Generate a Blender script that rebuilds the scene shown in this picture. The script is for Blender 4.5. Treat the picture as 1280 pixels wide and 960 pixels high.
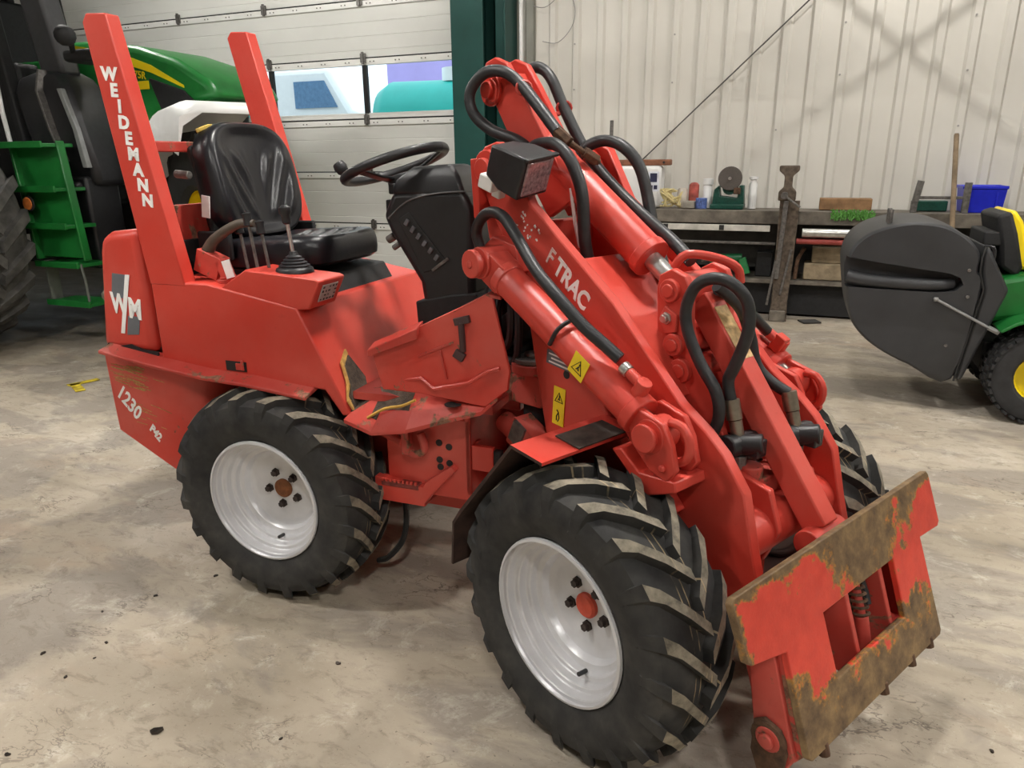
import bpy, bmesh, math, random
from mathutils import Vector, Matrix
random.seed(7)
S = bpy.context.scene
for o in list(bpy.data.objects): bpy.data.objects.remove(o)
COL = S.collection
PI = math.pi
# ------------------------------------------------------------------ camera
cam_d = bpy.data.cameras.new('camera'); cam = bpy.data.objects.new('camera', cam_d); COL.objects.link(cam)
cam_d.sensor_fit = 'HORIZONTAL'; cam_d.sensor_width = 36.0; cam_d.lens = 25.056; cam_d.clip_start = 0.02
_r = Vector((0.64182542, 0.76679228, -0.00947292)); _u = Vector((-0.22453591, 0.19972543, 0.95377847)); _d = Vector((-0.73324195, 0.61003226, -0.30036126))
cam.matrix_world = Matrix(((_r.x, _u.x, -_d.x, 1.09592), (_r.y, _u.y, -_d.y, -1.56358), (_r.z, _u.z, -_d.z, 1.48113), (0, 0, 0, 1)))
S.camera = cam
# ------------------------------------------------------------------ view, sky
S.view_settings.view_transform = 'Standard'; S.view_settings.look = 'None'
S.view_settings.exposure = 0.85; S.view_settings.gamma = 1.0; S.view_settings.use_curve_mapping = False
W = bpy.data.worlds.new('sky'); S.world = W; W.use_nodes = True
_bg = W.node_tree.nodes['Background']; _bg.inputs[0].default_value = (0.80, 0.92, 1.0, 1); _bg.inputs[1].default_value = 1.1
# frames: world = front frame of the loader (x forward, y to its left)
RM = Matrix.Translation((-.741, 0, 0)) @ Matrix.Rotation(0.5156406, 4, 'Z')      # rear frame of the articulated loader
BM = Matrix.Rotation(math.radians(28.3), 4, 'Z')                                  # the building
LAMP_W = 78.0; LAMP_COL = (1.0, 0.965, 0.91); LAMP_Z = 4.5
LAMPS = [(-3.0, 3.7, 1.6), (-6.4, 3.2, 1.4), (-0.3, .7, 1.5), (-2.8, -1.6, 1.1), (2.6, 1.6, 1.2), (1.2, -3.6, 1.0), (4.8, 2.0, .7), (4.4, -3.0, .8), (-6.0, -3.0, .8)]

# ------------------------------------------------------------------ mesh helpers
class MB:
    def __init__(s): s.v = []; s.f = []; s.m = []
    def add(s, vs, fs, m=0):
        n = len(s.v); s.v += [tuple(v) for v in vs]
        for f in fs: s.f.append(tuple(i + n for i in f)); s.m.append(m)
        return s
    def box(s, c, d, R=None, m=0):
        c = Vector(c); h = Vector(d) / 2; vs = []
        for i in (-1, 1):
            for j in (-1, 1):
                for k in (-1, 1):
                    p = Vector((i * h.x, j * h.y, k * h.z)); vs.append(c + (R @ p if R else p))
        return s.add(vs, [(0, 1, 3, 2), (4, 6, 7, 5), (0, 4, 5, 1), (2, 3, 7, 6), (0, 2, 6, 4), (1, 5, 7, 3)], m)
    def span(s, a, b, m=0):
        return s.box([(p + q) / 2 for p, q in zip(a, b)], [abs(q - p) for p, q in zip(a, b)], None, m)
    def prism(s, poly, ax, a, b, m=0):
        t = {'y': lambda u, w, k: (u, k, w), 'z': lambda u, w, k: (u, w, k), 'x': lambda u, w, k: (k, u, w)}[ax]
        n = len(poly); vs = [t(u, w, a) for u, w in poly] + [t(u, w, b) for u, w in poly]
        fs = [tuple(range(n)), tuple(range(2 * n - 1, n - 1, -1))] + [(i, (i + 1) % n, n + (i + 1) % n, n + i) for i in range(n)]
        return s.add(vs, fs, m)
    def loft(s, rings, m=0, caps=True, closed=True):
        n = len(rings[0]); vs = [p for r in rings for p in r]; fs = []
        for i in range(len(rings) - 1):
            for j in range(n if closed else n - 1):
                k = (j + 1) % n; fs.append((i * n + j, i * n + k, (i + 1) * n + k, (i + 1) * n + j))
        if caps and closed: fs += [tuple(range(n)), tuple(range(len(vs) - 1, len(vs) - n - 1, -1))]
        return s.add(vs, fs, m)
    def tube(s, pts, r, n=8, m=0, smooth=0, closed=False):
        P = [Vector(p) for p in pts]
        if smooth:
            Q = []; L = len(P)
            for i in range(L - 1 if not closed else L):
                g = (lambda k: P[k % L]) if closed else (lambda k: P[max(0, min(L - 1, k))])
                a, b, c, d = g(i - 1), g(i), g(i + 1), g(i + 2)
                for t in range(smooth):
                    t /= smooth
                    Q.append(.5 * ((2 * b) + (c - a) * t + (2 * a - 5 * b + 4 * c - d) * t * t + (3 * b - a - 3 * c + d) * t ** 3))
            if not closed: Q.append(P[-1])
            P = Q
        rings = []; L = len(P)
        T0 = (P[1] - P[0]).normalized(); N = T0.orthogonal().normalized()
        for i in range(L):
            T = (P[(i + 1) % L] - P[i - 1]) if (closed or 0 < i < L - 1) else (P[1] - P[0] if i == 0 else P[-1] - P[-2])
            T = T.normalized() if T.length > 1e-9 else T0
            N = (N - T * N.dot(T)).normalized(); Bv = T.cross(N); T0 = T
            rr = r(i / max(1, L - 1)) if callable(r) else r
            rings.append([P[i] + rr * (math.cos(2 * PI * k / n) * N + math.sin(2 * PI * k / n) * Bv) for k in range(n)])
        if closed:
            rings.append(rings[0]); return s.loft(rings, m, caps=False)
        return s.loft(rings, m)
    def cyl(s, a, b, r, n=16, r2=None, m=0):
        a = Vector(a); b = Vector(b); T = (b - a).normalized(); N = T.orthogonal().normalized(); Bv = T.cross(N)
        r2 = r if r2 is None else r2
        return s.loft([[p + q * (math.cos(2 * PI * k / n) * N + math.sin(2 * PI * k / n) * Bv) for k in range(n)] for p, q in ((a, r), (b, r2))], m)
    def lathe(s, prof, o=(0, 0, 0), ax=(0, 0, 1), n=24, m=0, caps=True):
        o = Vector(o); T = Vector(ax).normalized(); N = T.orthogonal().normalized(); Bv = T.cross(N)
        return s.loft([[o + T * h + max(r, 1e-4) * (math.cos(2 * PI * k / n) * N + math.sin(2 * PI * k / n) * Bv) for k in range(n)] for r, h in prof], m, caps)
    def ball(s, c, r, n=12, m=0, sc=(1, 1, 1)):
        k = n // 2; c = Vector(c)
        rings = [[c + Vector((sc[0] * r * math.sin(PI * i / k) * math.cos(2 * PI * j / n), sc[1] * r * math.sin(PI * i / k) * math.sin(2 * PI * j / n), sc[2] * r * math.cos(PI * i / k))) for j in range(n)] for i in range(1, k)]
        return s.loft(rings, m)
    def build(s, name, mats, parent=None, mtx=None, bevel=0, smooth=40, seg=2, label=None):
        me = bpy.data.meshes.new(name); me.from_pydata([tuple(v) for v in s.v], [], s.f)
        if not isinstance(mats, (list, tuple)): mats = [mats]
        for q in mats: me.materials.append(q)
        me.polygons.foreach_set('material_index', s.m)
        b = bmesh.new(); b.from_mesh(me); bmesh.ops.recalc_face_normals(b, faces=b.faces); b.to_mesh(me); b.free()
        me.polygons.foreach_set('use_smooth', [smooth > 0] * len(me.polygons))
        if smooth > 0: me.set_sharp_from_angle(angle=math.radians(smooth))
        o = bpy.data.objects.new(name, me); COL.objects.link(o)
        if parent: o.parent = parent
        if mtx is not None: o.matrix_local = mtx
        if bevel:
            d = o.modifiers.new('bevel', 'BEVEL'); d.width = bevel; d.segments = seg; d.limit_method = 'ANGLE'; d.angle_limit = math.radians(38)
        if label: o['label'] = label
        return o
def rot(ax, deg): return Matrix.Rotation(math.radians(deg), 3, ax)
def thing(name, label, cat, mtx=None, loc=None, group=None):
    o = bpy.data.objects.new(name, None); COL.objects.link(o); o.empty_display_size = .2
    if mtx is not None: o.matrix_world = mtx
    if loc is not None: o.location = loc
    o['label'] = label; o['category'] = cat
    if group: o['group'] = group
    return o
def tag(o, label, cat, group=None):
    o['label'] = label; o['category'] = cat
    if group: o['group'] = group
    return o
def structure(o): o['kind'] = 'structure'; return o
def copy_tree(o, parent=None):
    c = o.copy(); COL.objects.link(c)
    if parent: c.parent = parent
    for ch in list(o.children): copy_tree(ch, c)
    return c
def text(name, s, size, right, up, org, m, parent, mtx=None, bold=0.0, extrude=.0008, align='CENTER', shear=0.0, sx=1.0, spacing=1.0):
    cu = bpy.data.curves.new(name, 'FONT'); cu.body = s; cu.size = size; cu.align_x = align; cu.align_y = 'CENTER'
    cu.extrude = extrude; cu.offset = bold; cu.shear = shear; cu.resolution_u = 3; cu.space_character = spacing
    tmp = bpy.data.objects.new(name, cu); COL.objects.link(tmp)
    me = bpy.data.meshes.new_from_object(tmp.evaluated_get(bpy.context.evaluated_depsgraph_get()))
    bpy.data.objects.remove(tmp); me.name = name
    r = Vector(right).normalized() * sx; u = Vector(up).normalized(); n = Vector(right).normalized().cross(u)
    me.transform(Matrix(((r.x, u.x, n.x, org[0]), (r.y, u.y, n.y, org[1]), (r.z, u.z, n.z, org[2]), (0, 0, 0, 1))))
    me.materials.clear(); me.materials.append(m)
    o = bpy.data.objects.new(name, me); COL.objects.link(o)
    if parent: o.parent = parent
    if mtx is not None: o.matrix_local = mtx
    return o

# ------------------------------------------------------------------ materials
def nodes(name):
    m = bpy.data.materials.new(name); m.use_nodes = True; t = m.node_tree
    return m, t, t.nodes['Principled BSDF']
def N(t, kind, **kw):
    n = t.nodes.new(kind)
    for k, v in kw.items():
        if k in n.inputs.keys(): n.inputs[k].default_value = v
        else: setattr(n, k, v)
    return n
def ramp(t, src, stops):
    r = t.nodes.new('ShaderNodeValToRGB'); e = r.color_ramp.elements
    while len(e) < len(stops): e.new(.5)
    for q, (p, c) in zip(e, stops): q.position = p; q.color = tuple(c) + (1,) if len(c) == 3 else c
    t.links.new(src, r.inputs[0]); return r.outputs[0]
def mix(t, fac, a, b):
    n = t.nodes.new('ShaderNodeMix'); n.data_type = 'RGBA'
    for i, x in ((0, fac), (6, a), (7, b)):
        if hasattr(x, 'links'): t.links.new(x, n.inputs[i])
        else: n.inputs[i].default_value = x if i == 0 else (tuple(x) + (1,) if len(x) == 3 else x)
    return n.outputs[2]
def noise(t, scale, detail=4, rough=.55, vec=None, dist=0):
    n = N(t, 'ShaderNodeTexNoise', Scale=scale, Detail=detail, Roughness=rough, Distortion=dist)
    if vec is None: vec = N(t, 'ShaderNodeTexCoord').outputs['Object']
    t.links.new(vec, n.inputs['Vector']); return n.outputs[0]
def math_(t, op, a, b=0.0, c=None):
    n = t.nodes.new('ShaderNodeMath'); n.operation = op
    for i, x in enumerate((a, b) if c is None else (a, b, c)):
        if hasattr(x, 'links'): t.links.new(x, n.inputs[i])
        else: n.inputs[i].default_value = x
    return n.outputs[0]
def bump(t, src, b, strength=.2, dist=.01):
    n = N(t, 'ShaderNodeBump', Strength=strength, Distance=dist); t.links.new(src, n.inputs['Height']); t.links.new(n.outputs[0], b.inputs['Normal'])
def plain(name, col, rough=.5, metal=0, var=.15, scale=18, bmp=.0, spec=.5):
    m, t, b = nodes(name); b.inputs['Roughness'].default_value = rough; b.inputs['Metallic'].default_value = metal; b.inputs['Specular IOR Level'].default_value = spec
    f = noise(t, scale); c = ramp(t, f, [(.3, [x * (1 - var) for x in col]), (.7, [min(1, x * (1 + var)) for x in col])])
    t.links.new(c, b.inputs['Base Color'])
    if bmp: bump(t, noise(t, scale * 6), b, bmp)
    return m
def paint(name, col, chip=(.10, .05, .03), amount=.0, rough=.4, fade=.25):
    """worn gloss paint: a faded tone, fine scratches, chips down to rust"""
    m, t, b = nodes(name); b.inputs['Roughness'].default_value = rough
    c = ramp(t, noise(t, 3.2, 5), [(.35, col), (.72, [x + (y - x) * fade for x, y in zip(col, (.80, .32, .26))])])
    sc = ramp(t, noise(t, 60, 3, .7), [(.62, (0, 0, 0)), (.75, (1, 1, 1))])
    c = mix(t, math_(t, 'MULTIPLY', sc, .25), c, [x * .6 for x in col])
    if amount:
        k = ramp(t, noise(t, 9, 8, .68, dist=.4), [(.74 - amount, (0, 0, 0)), (.77 - amount, (1, 1, 1))])
        rc = ramp(t, noise(t, 45, 4, .7), [(.35, chip), (.65, [x * 3.2 for x in chip])])
        c = mix(t, k, c, rc)
        rr = ramp(t, k, [(0, (rough,) * 3), (1, (.85,) * 3)]); t.links.new(rr, b.inputs['Roughness'])
    t.links.new(c, b.inputs['Base Color']); bump(t, noise(t, 25, 3), b, .05)
    return m
RED = paint('red_paint', (.57, .040, .024), amount=.0, fade=.16)
RED_W = paint('worn_red_paint', (.56, .040, .024), amount=.075)
RED_X = paint('rusty_red_paint', (.46, .032, .02), amount=.17, rough=.5)
RUSTY = plain('rusty_iron', (.11, .06, .035), .85, .2, .5, 40, .3)
def plate_mat():
    m, t, b = nodes('rust_and_red_plate'); tc = N(t, 'ShaderNodeTexCoord'); sp = N(t, 'ShaderNodeSeparateXYZ'); t.links.new(tc.outputs['Object'], sp.inputs[0])
    X_ = sp.outputs[0]; v = math_(t, 'MULTIPLY', sp.outputs[1], -1.0)
    u = math_(t, 'ABSOLUTE', math_(t, 'SUBTRACT', X_, .06))
    n1 = noise(t, 9, 7, .66, dist=.3)
    top = math_(t, 'SUBTRACT', math_(t, 'SUBTRACT', 1.20, math_(t, 'MULTIPLY', u, 3.3)), math_(t, 'MULTIPLY', v, 3.4))     # scraped middle of the upper band
    low = math_(t, 'MULTIPLY', math_(t, 'SUBTRACT', v, .235), 6.0)                                                          # scraped lower bar
    edge = math_(t, 'MULTIPLY', math_(t, 'SUBTRACT', .035, math_(t, 'MINIMUM', v, math_(t, 'ADD', X_, .464))), 24.0)        # bare along the top and left rims
    w = math_(t, 'ADD', math_(t, 'MAXIMUM', edge, math_(t, 'MAXIMUM', top, low)), math_(t, 'MULTIPLY', math_(t, 'SUBTRACT', n1, .48), 3.0))
    k = ramp(t, w, [(.28, (0, 0, 0)), (.40, (1, 1, 1))])
    ring = ramp(t, w, [(.05, (0, 0, 0)), (.30, (1, 1, 1)), (.58, (0, 0, 0))])
    red = ramp(t, noise(t, 20), [(.3, (.60, .04, .024)), (.7, (.72, .06, .035))])
    br = ramp(t, noise(t, 16, 6, .7), [(.3, (.075, .045, .024)), (.5, (.17, .105, .05)), (.68, (.29, .19, .085))])
    och = mix(t, ramp(t, noise(t, 70, 3, .7), [(.42, (0, 0, 0)), (.54, (1, 1, 1))]), br, (.56, .25, .03))
    c = mix(t, k, red, mix(t, math_(t, 'MULTIPLY', ring, 1.0), br, och))
    t.links.new(c, b.inputs['Base Color']); t.links.new(ramp(t, k, [(0, (.4,) * 3), (1, (.62,) * 3)]), b.inputs['Roughness']); bump(t, noise(t, 60, 5, .7), b, .22, .004)
    return m
PLATE = plate_mat()
BLACK = plain('black_plastic', (.016, .016, .018), .42, 0, .2, 30, .03)
BLACKM = plain('matt_black', (.012, .012, .013), .7, 0, .3, 30, .1)
VINYL = plain('black_vinyl', (.010, .010, .013), .30, 0, .2, 14, .04)
HOSE = plain('hose_rubber', (.020, .021, .023), .45, 0, .25, 40, .05)
STEEL = plain('bright_steel', (.62, .62, .60), .3, .9, .15, 30)
DSTEEL = plain('dirty_steel', (.16, .15, .14), .5, .6, .35, 40, .2)
WRIM = plain('silver_white_rim_paint', (.66, .66, .68), .33, .15, .05, 20)
WHITE = plain('white_lettering', (.86, .86, .84), .6, 0, .03, 60)
GREY = plain('grey_decal', (.13, .14, .155), .5, 0, .06, 60)
YEL = plain('yellow_sticker', (.88, .66, .02), .5, 0, .05, 60)
INK = plain('black_ink', (.015, .015, .015), .6, 0, .1, 60)
GREEN = plain('green_paint', (.012, .165, .03), .35, 0, .2, 6)
DGREEN = plain('dark_teal_column_paint', (.006, .055, .046), .5, 0, .12, 4)
MYEL = plain('machine_yellow', (.87, .66, .01), .35, 0, .05, 6)
HOPPER = plain('charcoal_plastic', (.033, .034, .037), .5, 0, .18, 5, .04)
WOOD = plain('weathered_wood', (.26, .19, .12), .85, 0, .35, 12, .3)
GWOOD = plain('grey_oily_wood', (.155, .135, .11), .8, 0, .4, 9, .3)
BWOOD = plain('brown_timber', (.27, .15, .07), .8, 0, .3, 12, .3)
BLUE = plain('blue_plastic', (.012, .022, .60), .4, 0, .08, 20)
CLEANW = plain('clean_white', (.80, .80, .79), .4, 0, .03, 10)
BRASS = plain('zinc_fitting', (.30, .265, .21), .35, .8, .2, 40)
LENS = plain('red_grey_lens', (.26, .17, .18), .12, .2, .5, 90)
def tyre_mat(name, dusty):
    m, t, b = nodes(name); b.inputs['Roughness'].default_value = .78; b.inputs['Specular IOR Level'].default_value = .35
    if dusty: c = ramp(t, noise(t, 30, 6, .65), [(.30, (.085, .075, .06)), (.50, (.21, .185, .14)), (.75, (.33, .29, .22))])
    else: c = ramp(t, noise(t, 12, 5), [(.30, (.019, .019, .020)), (.55, (.042, .041, .039)), (.78, (.075, .070, .062))])
    tc = N(t, 'ShaderNodeTexCoord'); sp = N(t, 'ShaderNodeSeparateXYZ'); t.links.new(tc.outputs['Object'], sp.inputs[0])
    k = None                                                                             # painted marking lines running round the tread
    for y0 in (-.030, -.013, .022):
        q = math_(t, 'LESS_THAN', math_(t, 'ABSOLUTE', math_(t, 'SUBTRACT', sp.outputs[1], y0)), .0016); k = q if k is None else math_(t, 'MAXIMUM', k, q)
    k = math_(t, 'MULTIPLY', k, ramp(t, noise(t, 14), [(.42, (0, 0, 0)), (.6, (1, 1, 1))]))
    r2 = math_(t, 'ADD', math_(t, 'POWER', sp.outputs[0], 2.0), math_(t, 'POWER', sp.outputs[2], 2.0))
    k = math_(t, 'MULTIPLY', math_(t, 'MULTIPLY', k, .55), math_(t, 'GREATER_THAN', r2, .105))
    c = mix(t, k, c, (.55, .42, .24))
    t.links.new(c, b.inputs['Base Color']); bump(t, noise(t, 90, 4), b, .12, .004)
    return m
TYRE = tyre_mat('black_tyre_rubber', False); LUG = tyre_mat('dusty_lug_rubber', True)
PTYRE = plain('plain_tyre_rubber', (.022, .022, .023), .75, 0, .25, 20, .1)
def floor_mat():
    m, t, b = nodes('stained_concrete'); tc = N(t, 'ShaderNodeTexCoord').outputs['Object']
    mp = N(t, 'ShaderNodeMapping'); mp.inputs['Scale'].default_value = (1, 2.1, 1); mp.inputs['Rotation'].default_value = (0, 0, .5); t.links.new(tc, mp.inputs[0]); vs = mp.outputs[0]
    c = ramp(t, noise(t, 1.1, 7, .62, tc, .3), [(.30, (.30, .252, .188)), (.50, (.405, .348, .27)), (.70, (.51, .455, .37))])
    c = mix(t, math_(t, 'MULTIPLY', ramp(t, noise(t, 1.0, 8, .62, vs, .5), [(.47, (0, 0, 0)), (.53, (1, 1, 1))]), .60), c, (.225, .195, .170))      # damp grey stains
    c = mix(t, math_(t, 'MULTIPLY', ramp(t, noise(t, 1.5, 6, .6, vs, .3), [(.56, (0, 0, 0)), (.72, (1, 1, 1))]), .35), c, (.43, .29, .18))           # rusty tint
    c = mix(t, math_(t, 'MULTIPLY', ramp(t, noise(t, 6, 9, .78, tc, .5), [(.55, (0, 0, 0)), (.66, (1, 1, 1))]), .5), c, (.60, .555, .47))             # lighter scuffs
    c = mix(t, math_(t, 'MULTIPLY', ramp(t, noise(t, 9, 9, .8, vs, .6), [(.38, (1, 1, 1)), (.48, (0, 0, 0))]), .55), c, (.19, .157, .12))            # darker mottling
    for sc, wd, am in ((2.3, .006, .75), (5.5, .008, .65)):                                                                                         # hairline scratches and cracks
        ln = math_(t, 'LESS_THAN', math_(t, 'ABSOLUTE', math_(t, 'SUBTRACT', noise(t, sc, 5, .6, vs, .4), .5)), wd)
        ln = math_(t, 'MULTIPLY', ln, ramp(t, noise(t, 2.6, 3, .6, tc), [(.55, (0, 0, 0)), (.62, (1, 1, 1))]))
        c = mix(t, math_(t, 'MULTIPLY', ln, am), c, (.14, .115, .09))
    c = mix(t, math_(t, 'MULTIPLY', ramp(t, noise(t, 75, 3, .7, tc), [(.655, (0, 0, 0)), (.69, (1, 1, 1))]), .7), c, (.11, .088, .066))
    c = mix(t, math_(t, 'MULTIPLY', ramp(t, noise(t, 110, 2, .6, tc), [(.68, (0, 0, 0)), (.72, (1, 1, 1))]), .25), c, (.65, .61, .53))
    # oily dark patch where the big tractor stands, scuffed with tracks
    sp = N(t, 'ShaderNodeSeparateXYZ'); t.links.new(tc, sp.inputs[0])
    d = math_(t, 'ADD', math_(t, 'MULTIPLY', math_(t, 'ADD', sp.outputs[0], 5.0), -.55), math_(t, 'MULTIPLY', math_(t, 'SUBTRACT', noise(t, .8, 5, .6, tc), .5), 2.2))
    c = mix(t, math_(t, 'MULTIPLY', ramp(t, d, [(.0, (0, 0, 0)), (.6, (1, 1, 1))]), .9), c, (.085, .068, .045))
    t.links.new(c, b.inputs['Base Color'])
    t.links.new(ramp(t, noise(t, 1.7, 5, .6, vs), [(.3, (.50,) * 3), (.7, (.78,) * 3)]), b.inputs['Roughness'])
    bump(t, noise(t, 22, 8, .7, tc), b, .16, .01)
    return m
CONC = floor_mat()
WALLM = plain('cream_wall_sheet', (.66, .635, .58), .5, .0, .04, 1.5)
DOORM = plain('cream_door_panel', (.70, .695, .66), .45, 0, .03, 2)
RAIL = plain('white_door_rail', (.82, .81, .78), .4, 0, .03, 4)
SEAL = plain('black_rubber_seal', (.012, .012, .012), .8, 0, .1, 10)
CEILM = plain('grey_roof_lining', (.30, .30, .29), .7, 0, .04, 1)
ASPH = plain('pale_yard_surface', (.50, .50, .49), .9, 0, .15, 4)
def glass():
    m, t, b = nodes('window_glass'); b.inputs['Base Color'].default_value = (.93, .98, 1, 1); b.inputs['Roughness'].default_value = .02
    b.inputs['Transmission Weight'].default_value = 1; b.inputs['IOR'].default_value = 1.02; return m
GLASS = glass()
def emit(name, col, s):
    m, t, b = nodes(name); b.inputs['Base Color'].default_value = (.9, .9, .9, 1); b.inputs['Emission Color'].default_value = tuple(col) + (1,); b.inputs['Emission Strength'].default_value = s; return m
TUBE = emit('lit_tube', LAMP_COL, 6.0)

# ------------------------------------------------------------------ room
room = {}
def room_obj(name, mb, mat, **k): o = structure(mb.build(name, mat, None, BM, **k)); room[name] = o; return o
WY = 5.93
room_obj('floor', MB().span((-14, -8, -.12), (9, WY + .12, 0)), CONC, smooth=0)
room_obj('ceiling', MB().span((-14, -8, 5.0), (9, WY + .12, 5.12)), CEILM, smooth=0)
room_obj('wall_left', MB().span((-14.12, -8, 0), (-14, WY + .12, 5)), WALLM, smooth=0)
room_obj('wall_right', MB().span((9, -8, 0), (9.12, WY + .12, 5)), WALLM, smooth=0)
room_obj('wall_front', MB().span((-14, -8.12, 0), (9, -8, 5)), WALLM, smooth=0)
# ribbed sheet wall right of the column
poly = []; x = -2.62; per = .257
while x < 9 - per:
    poly += [(x, 0), (x + .150, 0), (x + .172, -.030), (x + .228, -.030), (x + .250, 0)]; x += per
poly.append((9.0, 0))
P2 = [(p, WY + q) for p, q in poly]; P3 = P2 + [(9.0, WY + .1), (-2.62, WY + .1)]
wb = room_obj('wall_back', MB().prism(P3, 'z', 0, 5), WALLM, smooth=0)
screw = None
for i in range(14):
    for zz in (1.72, 2.18, 2.62):
        xs = -2.62 + per * (i * 2 + 1) + .2 - .012
        if xs > 4.5 or (i * 2 + int(zz * 10)) % 5 > 1: continue
        if screw is None:
            s0 = MB().cyl((0, 0, 0), (0, -.006, 0), .009, 8).build('wall_screw', plain('grey_screw', (.33, .32, .30), .5, .3), wb); screw = s0
        else: s0 = screw.copy(); COL.objects.link(s0); s0.parent = wb
        s0.location = (xs, WY - .0305, zz + (i % 3) * .012)
# wall above / left of the sectional door
room_obj('wall_back_left', MB().span((-14, WY + .02, 0), (-12.6, WY + .12, 5)), WALLM, smooth=0)
room_obj('wall_back_middle', MB().span((-3.38, WY + .02, 0), (-2.62, WY + .12, 5)), WALLM, smooth=0)
# sectional door: five panels, a glazed section
door = thing('door_1', 'wide cream sectional overhead door with a glazed row of panes', 'door', BM); door['kind'] = 'structure'
DX0, DX1 = -12.6, -3.38
def ribpanel(z0, z1):
    n = 4; pr = [(WY, z0)]; h = (z1 - z0)
    for i in range(n):
        a = z0 + h * (i + .5) / n; pr += [(WY, a - .006), (WY + .004, a), (WY, a + .006)]
    pr += [(WY, z1), (WY + .05, z1), (WY + .05, z0)]
    return MB().prism(pr, 'x', DX0, DX1)
for z0, z1 in ((0.12, .725), (.74, 1.345), (1.36, 1.955), (2.64, 3.235), (3.25, 3.86), (3.875, 4.48), (4.495, 5.0)):
    p = ribpanel(z0, z1).build('door_panel', DOORM, door, smooth=0)
    if z1 < 4.9:
        MB().box(((DX0 + DX1) / 2, WY - .006, z1 - .036), (DX1 - DX0, .016, .06)).build('rail', RAIL, p, bevel=.003)
        MB().box(((DX0 + DX1) / 2, WY + .02, z1 + .0075), (DX1 - DX0, .03, .013)).build('seal', SEAL, p)
MB().span((DX0, WY - .01, 0), (DX1, WY + .05, .11)).build('bottom_seal', SEAL, door)
fr = MB()
fr.span((DX0, WY - .006, 2.555), (DX1, WY + .05, 2.625)); fr.span((DX0, WY - .002, 1.97), (DX1, WY + .05, 2.03))
MB().span((DX0, WY - .004, 2.628), (DX1, WY + .03, 2.639)).build('seal', SEAL, door)
wf = fr.build('window_frame', RAIL, door, bevel=.003)
MB().span((DX0, WY - .004, 1.957), (DX1, WY + .03, 1.969)).build('seal', SEAL, wf)
hin = None
for k in range(7):
    xm = -3.40 - k * 1.36
    MB().box((xm, WY + .01, 2.29), (.055, .05, .53)).build('mullion', SEAL if 0 < k else RAIL, wf, bevel=.003)
    if k < 6: MB().span((xm - 1.33, WY + .012, 2.03), (xm - .03, WY + .020, 2.555)).build('pane', GLASS, wf, smooth=0)
    for zz in (.725, 1.345, 1.957, 2.63, 3.235):
        hm = MB().box((xm, WY - .022, zz), (.07, .018, .10)).box((xm, WY - .030, zz), (.028, .022, .13))
        hm.build('hinge', DSTEEL, door, bevel=.002)
for k in range(24):
    for zz in (.690, 1.309, 1.92, 2.59, 3.2):
        xx = -3.6 - k * .34
        if xx > -9: MB().cyl((xx, WY - .012, zz), (xx, WY - .019, zz), .008, 6).cyl((xx - .05, WY - .012, zz), (xx - .05, WY - .019, zz), .008, 6).build('rail_bolt', DSTEEL, door)
# steel column, conduit and trim beside the door
colm = MB(); cx0, cx1, cy0, cy1 = -3.34, -2.80, 5.36, 5.86
colm.span((cx0, cy0, 0), (cx0 + .36, cy0 + .03, 5)); colm.span((cx0, cy1 - .03, 0), (cx1 - .18, cy1, 5)); colm.span((cx0 + .165, cy0 + .03, 0), (cx0 + .19, cy1 - .03, 5))
colm.span((cx1 - .02, cy0 + .16, 0), (cx1, cy1, 5)); colm.span((cx1 - .17, cy0 + .3, 0), (cx1 - .02, cy0 + .33, 5))
room_obj('trim_1', colm, DGREEN, bevel=.006)
room_obj('trim_2', MB().cyl((-2.735, 5.80, 0), (-2.735, 5.80, 5), .022, 14), CLEANW)
room_obj('trim_3', MB().span((-2.70, 5.86, 0), (-2.62, 5.94, 5)), plain('grey_trim', (.22, .22, .19), .5, 0, .1, 5), smooth=0)
# high-bay lamps: a round bell with a glowing lens
fix0 = None
for i, (lx, ly, lk) in enumerate(LAMPS):
    if fix0 is None:
        fx = thing('ceiling_light', 'round high bay lamp hanging under the roof lining', 'lamp', BM @ Matrix.Translation((lx, ly, LAMP_Z)), group='high bay lamps under the roof'); fix0 = fx
        MB().lathe([(.23, .0), (.24, .02), (.16, .12), (.09, .16), (.08, .28), (.0, .29)], n=24).cyl((0, 0, .28), (0, 0, .50), .012, 8).build('bell', CLEANW, fx)
        MB().lathe([(.0, .012), (.215, .012), (.215, .022), (.0, .022)], n=24).build('lamp_lens', TUBE, fx)
    else:
        fx = copy_tree(fix0); fx.matrix_world = BM @ Matrix.Translation((lx, ly, LAMP_Z))
    L = bpy.data.lights.new('lamp_light', 'AREA'); L.shape = 'DISK'; L.size = .42; L.energy = LAMP_W * lk; L.color = LAMP_COL
    lo = bpy.data.objects.new('lamp_light', L); COL.objects.link(lo); lo.parent = fx; lo.location = (0, 0, .0)

# small unseen lamp, added to throw the rod shadows onto the ribbed wall
fl_ = thing('shadow_lamp', 'small unseen lamp added to cast crossed shadows on the ribbed wall', 'lamp', BM @ Matrix.Translation((1.0, 4.90, 4.5)))
MB().box((0, 0, .08), (.16, .12, .10)).cyl((0, 0, .12), (0, 0, .50), .012, 8).build('housing', BLACKM, fl_, bevel=.01)
MB().lathe([(0, .020), (.035, .020), (.035, .03), (0, .03)], n=14).build('lamp_lens', TUBE, fl_)
L = bpy.data.lights.new('lamp_light', 'AREA'); L.shape = 'DISK'; L.size = .07; L.energy = 26; L.color = LAMP_COL
lo = bpy.data.objects.new('lamp_light', L); COL.objects.link(lo); lo.parent = fl_; lo.rotation_euler = (math.radians(25), 0, 0)

# ================================================================== the loader
LD = thing('wheel_loader', 'small red articulated wheel loader with white rims and open driver seat', 'loader')
BV = .004
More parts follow.
